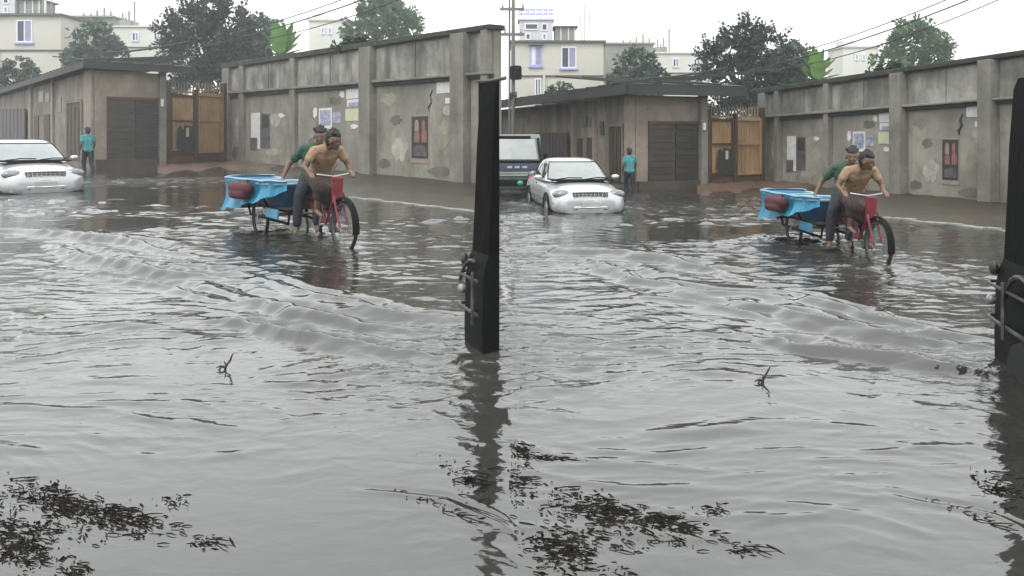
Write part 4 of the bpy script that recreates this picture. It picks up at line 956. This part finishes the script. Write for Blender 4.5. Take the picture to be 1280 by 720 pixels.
def hairdo(mb, c, fwd, up, rough=True):
    c, f, u = Vector(c), Vector(fwd).normalized(), Vector(up).normalized(); s_ = f.cross(u).normalized()
    capsule(mb, c + u * .060 - f * .04, .094, c + u * .080 + f * .014, .077); capsule(mb, c - f * .055 + u * .0, .078, c - f * .05 - u * .045, .058)
    rnd = random.Random(5)
    for k in range(46):
        t = rnd.uniform(0, 6.28); e = rnd.uniform(.45, 1.5); d = (s_ * math.cos(t) * math.cos(e) + f * math.sin(t) * math.cos(e) + u * math.sin(e))
        if d.dot(f) > .45: continue
        a = c + u * .055 - f * .015 + d * .085; capsule(mb, a, .022, a + (d + s_ * rnd.uniform(-.5, .5)).normalized() * rnd.uniform(.014, .045), .010, 6)
def person(name_label, J, shirt, trousers, skin, voxel=.009, sleeve=.55, group=None, lungi=None):
    r = empty('person', (0, 0, 0), name_label, 'person', group)
    V_ = {k: Vector(v) for k, v in J.items()}
    b = MB(); f, u = V_['fwd'], V_['up']
    head(b, V_['head'], f, u); capsule(b, V_['neck'], .056, V_['head'] - u.normalized() * .06 - f.normalized() * .015, .05)
    sh = (V_['shL'] - V_['shR']).normalized(); hp = (V_['hipL'] - V_['hipR']).normalized()
    def torso(m_, g=0.0):
        for sg in (1, -1):
            capsule(m_, V_['pelvis'] + hp * sg * .07, .105 + g, V_['waist'] + hp * sg * .05, .095 + g); capsule(m_, V_['waist'] + hp * sg * .05, .095 + g, V_['chest'] + sh * sg * .075, .105 + g)
            capsule(m_, V_['chest'] + sh * sg * .075, .10 + g, V_['neck'] - (V_['neck'] - V_['chest']) * .35 + sh * sg * .06, .065 + g)
        for k in ('L', 'R'): capsule(m_, V_['neck'] - (V_['neck'] - V_['chest']) * .28, .055 + g, V_['sh' + k], .055 + g)
    torso(b)
    for k in ('L', 'R'):
        capsule(b, V_['sh' + k], .052, V_['el' + k], .040); capsule(b, V_['el' + k], .041, V_['wr' + k], .027)
        fd = (V_['wr' + k] - V_['el' + k]).normalized(); hand(b, V_['wr' + k], V_.get('hd' + k, fd), V_['th' + k], V_['cu' + k])
        capsule(b, V_['hip' + k], .088, V_['kn' + k], .058); capsule(b, V_['kn' + k], .058, V_['kn' + k].lerp(V_['an' + k], .35), .056); capsule(b, V_['kn' + k].lerp(V_['an' + k], .35), .056, V_['an' + k], .038)
        t = V_['toe' + k].normalized(); capsule(b, V_['an' + k] - t * .03 - Vector((0, 0, .035)), .036, V_['an' + k] + t * .17 - Vector((0, 0, .055)), .026)
    fuse(b, 'body', M[skin], r, voxel)
    hm = MB(); hairdo(hm, V_['head'], f, u); fuse(hm, 'hair', M['hair'], r, .009, .5, 1)
    s2 = f.normalized().cross(u.normalized()).normalized()
    for sg in (1, -1): p_ = V_['head'] + f.normalized() * .086 + s2 * sg * .031 + u.normalized() * .012; MB().ball(p_, .009, 8, 6).build('eye', M['eye'], r, smooth=True)
    if shirt:
        m_ = MB(); torso(m_, .016)
        for k in ('L', 'R'): capsule(m_, V_['sh' + k], .070, V_['sh' + k].lerp(V_['el' + k], sleeve), .064)
        capsule(m_, V_['neck'] - (V_['neck'] - V_['chest']) * .2, .068, V_['neck'] - (V_['neck'] - V_['chest']) * .02, .062)
        fuse(m_, 'shirt', M[shirt], r, .013, .5, 3)
    m_ = MB()
    for k in ('L', 'R'):
        capsule(m_, V_['pelvis'] + hp * (.07 if k == 'L' else -.07), .118, V_['hip' + k], .112); capsule(m_, V_['hip' + k], .108, V_['kn' + k], .078)
        if not lungi: capsule(m_, V_['kn' + k], .078, V_['kn' + k].lerp(V_['an' + k], .9), .066)
        else: capsule(m_, V_['kn' + k], .085, V_['kn' + k].lerp(V_['an' + k], lungi), .085)
    if lungi:
        for t in (0, .25, .5, .75, 1.0): capsule(m_, V_['hipL'].lerp(V_['knL'], t), .10, V_['hipR'].lerp(V_['knR'], t), .10)
        for t in (.2, lungi): capsule(m_, V_['knL'].lerp(V_['anL'], t), .08, V_['knR'].lerp(V_['anR'], t), .08)
    fuse(m_, 'lungi' if lungi else 'trousers', M[trousers], r, .014, .5, 3)
    return r
# the walker, seen from behind, wading away (local: +x ahead)
walker = person('wader', dict(pelvis=(0, 0, .93), waist=(.01, 0, 1.08), chest=(.03, 0, 1.30), neck=(.03, 0, 1.48), head=(.06, 0, 1.60), fwd=(1, .1, -.15), up=(.1, 0, 1),
    shL=(.02, .18, 1.41), shR=(.03, -.18, 1.42), elL=(-.04, .25, 1.14), elR=(.06, -.25, 1.14), wrL=(.04, .27, .91), wrR=(.20, -.22, .95), thL=(1, -.3, 0), thR=(1, .3, 0), cuL=(0, -1, -.1), cuR=(0, 1, -.1),
    hipL=(0, .09, .90), hipR=(0, -.09, .90), knL=(.14, .10, .50), knR=(-.02, -.10, .48), anL=(.08, .10, .09), anR=(-.22, -.10, .12), toeL=(1, .1, 0), toeR=(1, -.1, 0)), 'turq', 'darktrouser', 'skindark', group='turquoise shirted waders')
for h, sc in ((HL, 1.15), (HR, .73)):
    c = walker if h is HL else copy_tree(walker); p = h.G(110, 212.8); p.z = -.20 * sc; c.location = p; c.scale = (sc,) * 3; c.rotation_euler.z = math.atan2(p.y, p.x) + R(18)
    c['label'] = f'person in turquoise shirt and dark trousers wading by the shed door, {h.word} half'

# ------------------------------------------------------------------ cargo tricycle with its load and riders (local: +x ahead, -y the near side)
def wheel_parts(r, x, y, z, rad, steer=0.0):
    d = Vector((math.cos(steer), math.sin(steer), 0)); ax = Vector((-d.y, d.x, 0)); c = Vector((x, y, z))
    def ringp(rr, o_, n=32): return [c + ax * o_ + d * (rr * math.cos(2 * math.pi * k / n)) + Vector((0, 0, rr * math.sin(2 * math.pi * k / n))) for k in range(n)]
    w = MB().loft([ringp(rad - .035, -.012), ringp(rad - .012, -.027), ringp(rad, 0), ringp(rad - .012, .027), ringp(rad - .035, .012), ringp(rad - .035, -.012)], False).build('wheel', M['rubber'], r, smooth=True)
    MB().loft([ringp(rad - .052, -.012), ringp(rad - .034, -.014), ringp(rad - .034, .014), ringp(rad - .052, .012), ringp(rad - .052, -.012)], False).build('rim', M['wornsteel'], w, smooth=True)
    MB().tube([c - ax * .05, c + ax * .05], .024, 10).build('hub', M['steel'], w)
    s_ = MB()
    for k in range(18):
        t = 2 * math.pi * k / 18; e = c + d * ((rad - .045) * math.cos(t)) + Vector((0, 0, (rad - .045) * math.sin(t))); s_.tube([c + ax * (.03 if k % 2 else -.03), e], .0025, 4)
    s_.build('spoke', M['wornsteel'], w)
    return w
def make_tricycle():
    r = empty('cargo_tricycle', (0, 0, 0), 'cargo tricycle', 'cargo tricycle', 'cargo tricycles ridden through the flood')
    WB = 2.14
    for y in (-.43, .43): wheel_parts(r, 0, y, .355, .355)
    wheel_parts(r, WB, 0, .355, .355, R(4))
    MB().tube([(0, -.46, .355), (0, .46, .355)], .022, 8).build('axle', M['steel'], r)
    f = MB()
    for y in (-.3, .3): f.tube([(-1.05, y, .48), (.9, y, .48)], .025, 8); f.tube([(-.9, y, .30), (.85, y, .30)], .022, 8); f.tube([(0, y, .30), (0, y, .48)], .02, 6); f.tube([(.85, y, .30), (.9, y, .48)], .018, 6); f.tube([(-.9, y, .30), (-1.05, y, .48)], .018, 6); f.tube([(.9, y, .48), (.9, 0, .60)], .02, 6)
    f.build('chassis', M['black'], r, smooth=True)
    for k in range(7):
        y0 = -.385 + k * .11; MB().box(-1.15, .95, y0, y0 + .104, .506, .53).build('plank', M['wood'], r)
    for y, nm in ((-.50, 'side_board'), (.472, 'side_board')): MB().box(-1.15 if y > 0 else .42, .95, y, y + .028, .38, .52).build(nm, M['cyan'], r, bevel=.006)
    MB().box(-1.18, -1.152, -.39, .39, .38, .55).build('tail_board', M['cyan'], r, bevel=.006)
    # bicycle front: tubes, fork, bars, saddle, pedals
    b = MB(); b.tube([(.9, 0, .60), (1.45, 0, .36), (1.5, 0, .34)], .022, 8); b.tube([(1.5, 0, .34), (1.30, 0, .86)], .02, 8); b.tube([(1.36, 0, .74), (1.861, 0, .88)], .02, 8); b.tube([(1.5, 0, .34), (1.891, 0, .80)], .02, 8); b.tube([(.9, 0, .62), (1.34, 0, .78)], .018, 8)
    b.build('bicycle_frame', M['red'], r, smooth=True)
    k = MB(); k.tube([(1.821, 0, 1.0), (1.901, 0, .80)], .026, 8)
    for y in (-.06, .06): k.tube([(1.901, y * .7, .80), (1.961, y, .70), (WB, y, .355)], .016, 8)
    k.build('fork', M['red'], r, smooth=True)
    MB().tube([(1.701, -.30, 1.06), (1.791, -.2, 1.05), (1.811, 0, 1.02), (1.791, .2, 1.05), (1.701, .30, 1.06)], .014, 8).build('handlebar', M['steel'], r, smooth=True)
    for y in (-.27, .27): MB().tube([(1.691, y * 1.12, 1.06), (1.761, y * .85, 1.055)], .019, 8).build('grip', M['rubber'], r)
    mg = MB(); arcs = []
    for i in range(12):
        t = R(-10 + 150 * i / 11); arcs.append((WB + .39 * math.cos(t), .355 + .39 * math.sin(t)))
    mg.loft([[(x, -.05, z), (x, -.02, z + .02), (x, .02, z + .02), (x, .05, z), (x, 0, z - .004)] for x, z in arcs]); mg.build('mudguard', M['black'], r, smooth=True)
    MB().hexa([(1.871, -.07, .66), (1.871, .07, .66), (1.901, .09, 1.02), (1.901, -.09, 1.02)], [(1.931, -.06, .66), (1.931, .06, .66), (1.961, .08, 1.02), (1.961, -.08, 1.02)]).build('front_flap', M['red'], r, bevel=.02)
    MB().ball((1.28, 0, .90), .14, 14, 8, (1.1, .75, .35)).build('saddle', M['black'], r, smooth=True)
    c = MB(); c.tube([(1.5, -.09, .34), (1.5, .09, .34)], .018, 8); c.tube([(1.5, -.09, .34), (1.6, -.10, .47)], .012, 6); c.tube([(1.5, .09, .34), (1.4, .10, .21)], .012, 6); c.build('crank', M['steel'], r)
    for (x, y, z) in ((1.6, -.16, .47), (1.4, .16, .21)): MB().box(x - .05, x + .05, y - .05, y + .05, z - .012, z + .012).build('pedal', M['rubber'], r)
    MB().lathe([(.02, .06), (.09, .062), (.095, .066), (.09, .07), (.02, .072)], 20, (1.5, 0, .34), 'y').build('chainring', M['steel'], r)
    return r
def make_tub(x, y, rt, rb, hgt, mk, label):
    r = empty('tub', (0, 0, 0), label, 'tub', 'blue tubs on the tricycles'); z0 = .532
    prof = [(rb * .92, z0), (rb, z0 + .02), (rb + (rt - rb) * .35, z0 + hgt * .3), (rb + (rt - rb) * .8, z0 + hgt * .75), (rt, z0 + hgt), (rt - .02, z0 + hgt), (rb + (rt - rb) * .8 - .02, z0 + hgt * .75), (rb - .02, z0 + .05)]
    MB().lathe(prof, 36, (x, y, 0)).build('shell', M[mk], r, smooth=True)
    MB().lathe([(rt - .025, z0 + hgt - .012), (rt + .022, z0 + hgt - .012), (rt + .028, z0 + hgt + .008), (rt + .012, z0 + hgt + .022), (rt - .025, z0 + hgt + .012), (rt - .025, z0 + hgt - .012)], 36, (x, y, 0), 'z', False).build('rim', M['rimblue'], r, smooth=True)
    for a in (.3, .3 + math.pi):
        MB().tube([(x + (rt + .02) * math.cos(a + t), y + (rt + .02) * math.sin(a + t), z0 + hgt - .05 - .04 * math.cos(t * 7)) for t in (-.2, -.1, 0, .1, .2)], .014, 6).build('handle', M['rimblue'], r, smooth=True)
    return r
trike = make_tricycle()
tubA = make_tub(-.68, -.30, .42, .33, .35, 'cyan', 'cyan tub'); tubB = make_tub(.40, -.16, .44, .26, .34, 'blue', 'blue tub')
def make_sack():
    r = empty('sack', (0, 0, 0), 'sack', 'sack', 'maroon sacks on the tricycles'); m_ = MB()
    for (a, ra, b_, rb) in (((-.20, -.77, .79), .095, (.32, -.72, .80), .09), ((-.16, -.79, .70), .08, (.26, -.75, .71), .08), ((.10, -.72, .84), .08, (.14, -.70, .89), .04)): capsule(m_, a, ra, b_, rb)
    fuse(m_, 'cloth', M['maroonbag'], r, .02, .6, 2)
    MB().tube([(.16, -.74, .885), (.17, -.69, .895), (.13, -.66, .89), (.11, -.71, .895), (.16, -.74, .885)], .012, 6).build('tie', M['twig'], r)
    return r
sack = make_sack()
def make_sheet():
    """one sheet tucked round the outside of both tubs, hanging lowest at the tail"""
    r = empty('plastic_sheet', (0, 0, 0), 'plastic sheet', 'plastic sheet', 'blue plastic sheets on the tricycles')
    A, B, ra, rb = (-.68, -.30), (.40, -.16), .455, .475; path = []
    for k in range(26): a = R(118 + 158 * k / 25); path.append((A[0] + ra * math.cos(a), A[1] + ra * math.sin(a), math.cos(a), math.sin(a)))
    e = path[-1]; b0 = (B[0] + rb * math.cos(R(278)), B[1] + rb * math.sin(R(278)))
    for k in range(1, 16): t = k / 16; path.append((e[0] + (b0[0] - e[0]) * t, e[1] + (b0[1] - e[1]) * t, .1, -1))
    for k in range(18): a = R(278 + 62 * k / 17); path.append((B[0] + rb * math.cos(a), B[1] + rb * math.sin(a), math.cos(a), math.sin(a)))
    n = len(path); rows = []
    for i in range(10):
        t = i / 9; row = []
        for k, (x, y, nx, ny) in enumerate(path):
            q = k / (n - 1); drop = .50 - .02 * math.sin(q * 40) if q < .42 else .50 - (q - .42) * .62 + .015 * math.sin(q * 37)
            wv = (.016 * math.sin(q * 52 + t) + .011 * math.sin(q * 95 + 1.3) + .012 * math.sin(q * 23 + t * 3)) * (.25 + 1.4 * t); o = .055 * t - .05 * math.sin(t * 3.1) + wv
            row.append((x + nx * o, y + ny * o, .918 - drop * t + .006 * math.sin(q * 31)))
        rows.append(row)
    top = [(x - nx * .09, y - ny * .09, .935) for x, y, nx, ny in path]
    m = MB(); m.loft([top] + rows, False, False); m.build('sheet', M['cyan'], r, smooth=True)
    m = MB(); m.tube([(x, y, z + .004) for x, y, z in rows[0]], .012, 6); m.build('hem', M['rimblue'], r, smooth=True)
    return r
sheet = make_sheet()
rider = person('rider', dict(pelvis=(1.26, 0, 1.02), waist=(1.35, 0, 1.14), chest=(1.50, -.01, 1.31), neck=(1.62, -.01, 1.43), head=(1.74, .02, 1.51), fwd=(.75, .95, -.38), up=(.30, .12, 1),
    shL=(1.57, .18, 1.38), shR=(1.56, -.19, 1.37), elL=(1.58, .31, 1.16), elR=(1.54, -.33, 1.15), wrL=(1.66, .29, 1.085), wrR=(1.64, -.30, 1.085), hdL=(1, 0, -.25), hdR=(1, 0, -.25), thL=(0, -1, .1), thR=(0, 1, .1), cuL=(.1, 0, -1), cuR=(.1, 0, -1),
    hipL=(1.28, .10, .98), hipR=(1.28, -.10, .98), knL=(1.62, .14, .72), knR=(1.68, -.16, .86), anL=(1.42, .16, .31), anR=(1.58, -.16, .57), toeL=(1, 0, -.1), toeR=(1, 0, -.2)), 'tan', 'lungi', 'skin', group='tricycle riders', sleeve=.5, lungi=.35)
def shifted(v, **J):
    v = Vector(v); return {k: (tuple(Vector(p) + v) if k[:2] in ('pe', 'wa', 'ch', 'ne', 'he', 'sh', 'el', 'wr', 'hi', 'kn', 'an') else p) for k, p in J.items()}
passenger = person('passenger', shifted((.02, .24, .16), pelvis=(.80, -.18, .76), waist=(.80, -.16, .90), chest=(.86, -.14, 1.13), neck=(.93, -.13, 1.29), head=(1.01, -.13, 1.40), fwd=(.9, -.45, -.25), up=(.25, -.1, 1),
    shL=(.95, .04, 1.22), shR=(.80, -.30, 1.22), elL=(1.06, .08, 1.0), elR=(.62, -.46, .99), wrL=(1.12, -.04, .84), wrR=(.66, -.56, .82), hdR=(.3, -.5, -.8), thL=(0, -1, .2), thR=(1, 0, 0), cuL=(.2, -.2, -1), cuR=(.3, .2, -1), hdL=(.7, -.5, -.4),
    hipL=(.84, -.08, .76), hipR=(.80, -.26, .76), knL=(1.14, -.20, .58), knR=(1.04, -.46, .56), anL=(1.16, -.24, .14), anR=(1.06, -.50, .12), toeL=(1, -.4, -.1), toeR=(1, -.5, -.1)), 'greenshirt', 'darktrouser', 'skin', group='tricycle passengers', sleeve=.6)
def make_crate():
    r = empty('crate', (0, 0, 0), 'crate', 'crate', 'crates on the tricycles')
    for z in (.535, .64, .745):
        for y in (-.18, .27): MB().box(.64, .94, y, y + .018, z, z + .085).build('slat', M['wood'], r)
        for x in (.64, .922): MB().box(x, x + .018, -.16, .268, z, z + .085).build('slat', M['wood'], r)
    for k in range(3): MB().box(.64, .94, -.18 + k * .157, -.18 + k * .157 + .148, .833, .85).build('lid_board', M['wood'], r)
    return r
crate = make_crate()
LOAD = [(crate, 'slatted wooden crate the passenger sits on at the front of the cargo bed', 0), (trike, 'cargo tricycle with red front and cyan boards carrying tubs and two people', 1), (tubA, 'cyan tub at the back of the cargo tricycle', 0), (tubB, 'dark blue tub with pale rim in the middle of the cargo tricycle', 0),
        (sack, 'maroon cloth sack hanging against the blue sheet between the two tubs', 0), (sheet, 'cyan plastic sheet draped round the outside of the tubs on the cargo tricycle', 0), (rider, 'person in tan shirt and printed lungi pedalling the cargo tricycle', 0), (passenger, 'person in dark green shirt sitting in front of the tubs', 0)]
TR = {'L': ((-3.50, 12.50), math.atan2(-.815, .58), 1.0, -.10), 'R': ((4.26, 11.08), math.atan2(-1, .0), .83, -.083)}
for o, lab, _ in LOAD:
    for h in HALVES:
        c = o if h is HL else copy_tree(o)
        (x, y), rz, sc, z = TR[h.key]; c.location = (x, y, z); c.rotation_euler.z = rz; c.scale = (sc,) * 3; c['label'] = f'{lab}, {h.word} half'

# ------------------------------------------------------------------ things floating in the water
def twig_thing(h):
    c = h.G(280, 462); s = c.y / F
    r = empty('twig', c, f'bare forked twig sticking out of the water, {h.word} half', 'twig', 'forked twigs in the water')
    MB().tube([(0, 0, -.05), (2 * s, 0, 4 * s), (7 * s, .01, 11 * s), (11 * s, .0, 20 * s)], [.011, .009, .007, .004], 6).build('stem', M['twig'], r)
    MB().tube([(2 * s, 0, 3 * s), (-4 * s, -.01, 5 * s), (-9 * s, -.01, 3 * s)], [.010, .007, .003], 6).build('side_shoot', M['twig'], r)
    MB().tube([(-3 * s, -.01, 4 * s), (-5 * s, -.02, 0), (-4 * s, -.03, -.03)], [.007, .006, .004], 6).build('side_shoot', M['twig'], r)
    MB().tube([(3 * s, 0, 5 * s), (1 * s, -.01, 11 * s)], [.006, .003], 5).build('side_shoot', M['twig'], r)
for h in HALVES: twig_thing(h)
def litter(h, name, label, clusters, n, seed, tall=0.0):
    rnd = random.Random(seed); m_ = MB(); vs, fs = [], []
    for (x, y, sx, sy, wgt, ang) in clusters:
        for k in range(int(n * wgt)):
            ux, uy = rnd.gauss(0, 1), rnd.gauss(0, 1); px = x + ux * sx; py = y + uy * sy + ux * sx * math.tan(R(ang))
            a_, b_ = h.scr(px, py)
            if b_ < 400 or (h is HL and a_ > 622) or (h is HR and a_ < 636): continue
            p = h.G(px, py); p.z = rnd.uniform(-.001, .006)
            if rnd.random() < .55:      # scrap of leaf, curled
                a = rnd.uniform(0, 6.28); ln = rnd.uniform(.004, .018) * (2 if rnd.random() < .06 else 1); d = Vector((math.cos(a), math.sin(a), rnd.uniform(-.06, .09 + tall))).normalized(); sd = d.cross(rv()).normalized()
                o = len(vs); vs += [p, p + d * ln * .5 + sd * ln * .4, p + d * ln, p + d * ln * .5 - sd * ln * .28 + Vector((0, 0, .004))]; fs.append((o, o + 1, o + 2, o + 3))
            else:                       # stalk or straw
                a = rnd.gauss(-.35, .4); ln = rnd.uniform(.012, .055) * (1 if rnd.random() < .85 else 1.8); d = Vector((math.cos(a), math.sin(a), rnd.uniform(-.05, .03) + tall * rnd.random()))
                m_.tube([p, p + d * ln * .5 + Vector((0, 0, .003)), p + d * ln], [.0022, .0026, .0012], 4)
    m_.add(vs, fs); o = m_.build(name, M['debris']); tag(o, label, None, kind='stuff')
for h in HALVES:
    litter(h, 'floating_litter', f'dark wet leaf litter drifting in the near water, {h.word} half',
           [(55, 620, 30, 9, .22, 12), (100, 636, 36, 9, .30, 10), (160, 648, 22, 6, .14, 10), (35, 660, 40, 22, .18, 5), (20, 685, 22, 16, .30, 15), (130, 655, 60, 16, .12, 5), (215, 628, 10, 4, .03, 0), (95, 715, 10, 9, .05, 0), (255, 680, 8, 7, .03, 0)], 950, 5)
    litter(h, 'floating_weeds', f'clump of dark weeds with a debris trail drawn as a reflection streak near the black auto rickshaw, {h.word} half',
           [(592, 606, 14, 11, .5, 10), (560, 592, 18, 9, .16, 15), (520, 622, 26, 3, .10, 12), (580, 645, 22, 4, .14, 24)], 150, 9, .25)  # last two clusters draw a dark reflection streak in debris
    if h is HR:
        litter(h, 'floating_weeds', 'dark tangle of weeds and a frond floating at the seam of the two stretches', [(-32, 548, 8, 5, .3, 8), (-5, 560, 22, 1.6, .25, 3), (-38, 590, 12, 12, .3, 0), (-30, 470, 14, 4, .08, 0)], 420, 12)
    else:
        litter(h, 'floating_weeds', 'thin dark stalk floating near the outer left edge', [(8, 561, 12, 1.2, .3, 2)], 160, 13)

# ------------------------------------------------------------------ rain haze
mb = MB(); mb.box(-132, 132, -42, 172, -2.2, 24)
hz = bpy.data.materials.new('rain_haze'); hz.use_nodes = True; t = hz.node_tree; t.nodes.clear()
out = N(t, 'ShaderNodeOutputMaterial'); pv = N(t, 'ShaderNodeVolumePrincipled'); pv.inputs['Color'].default_value = (.92, .95, .95, 1); pv.inputs['Density'].default_value = 0.0015
pv.inputs['Anisotropy'].default_value = 0.2; t.links.new(pv.outputs[0], out.inputs['Volume'])
o = mb.build('haze', hz); tag(o, 'pale rain haze in the air over the street', None, kind='stuff')
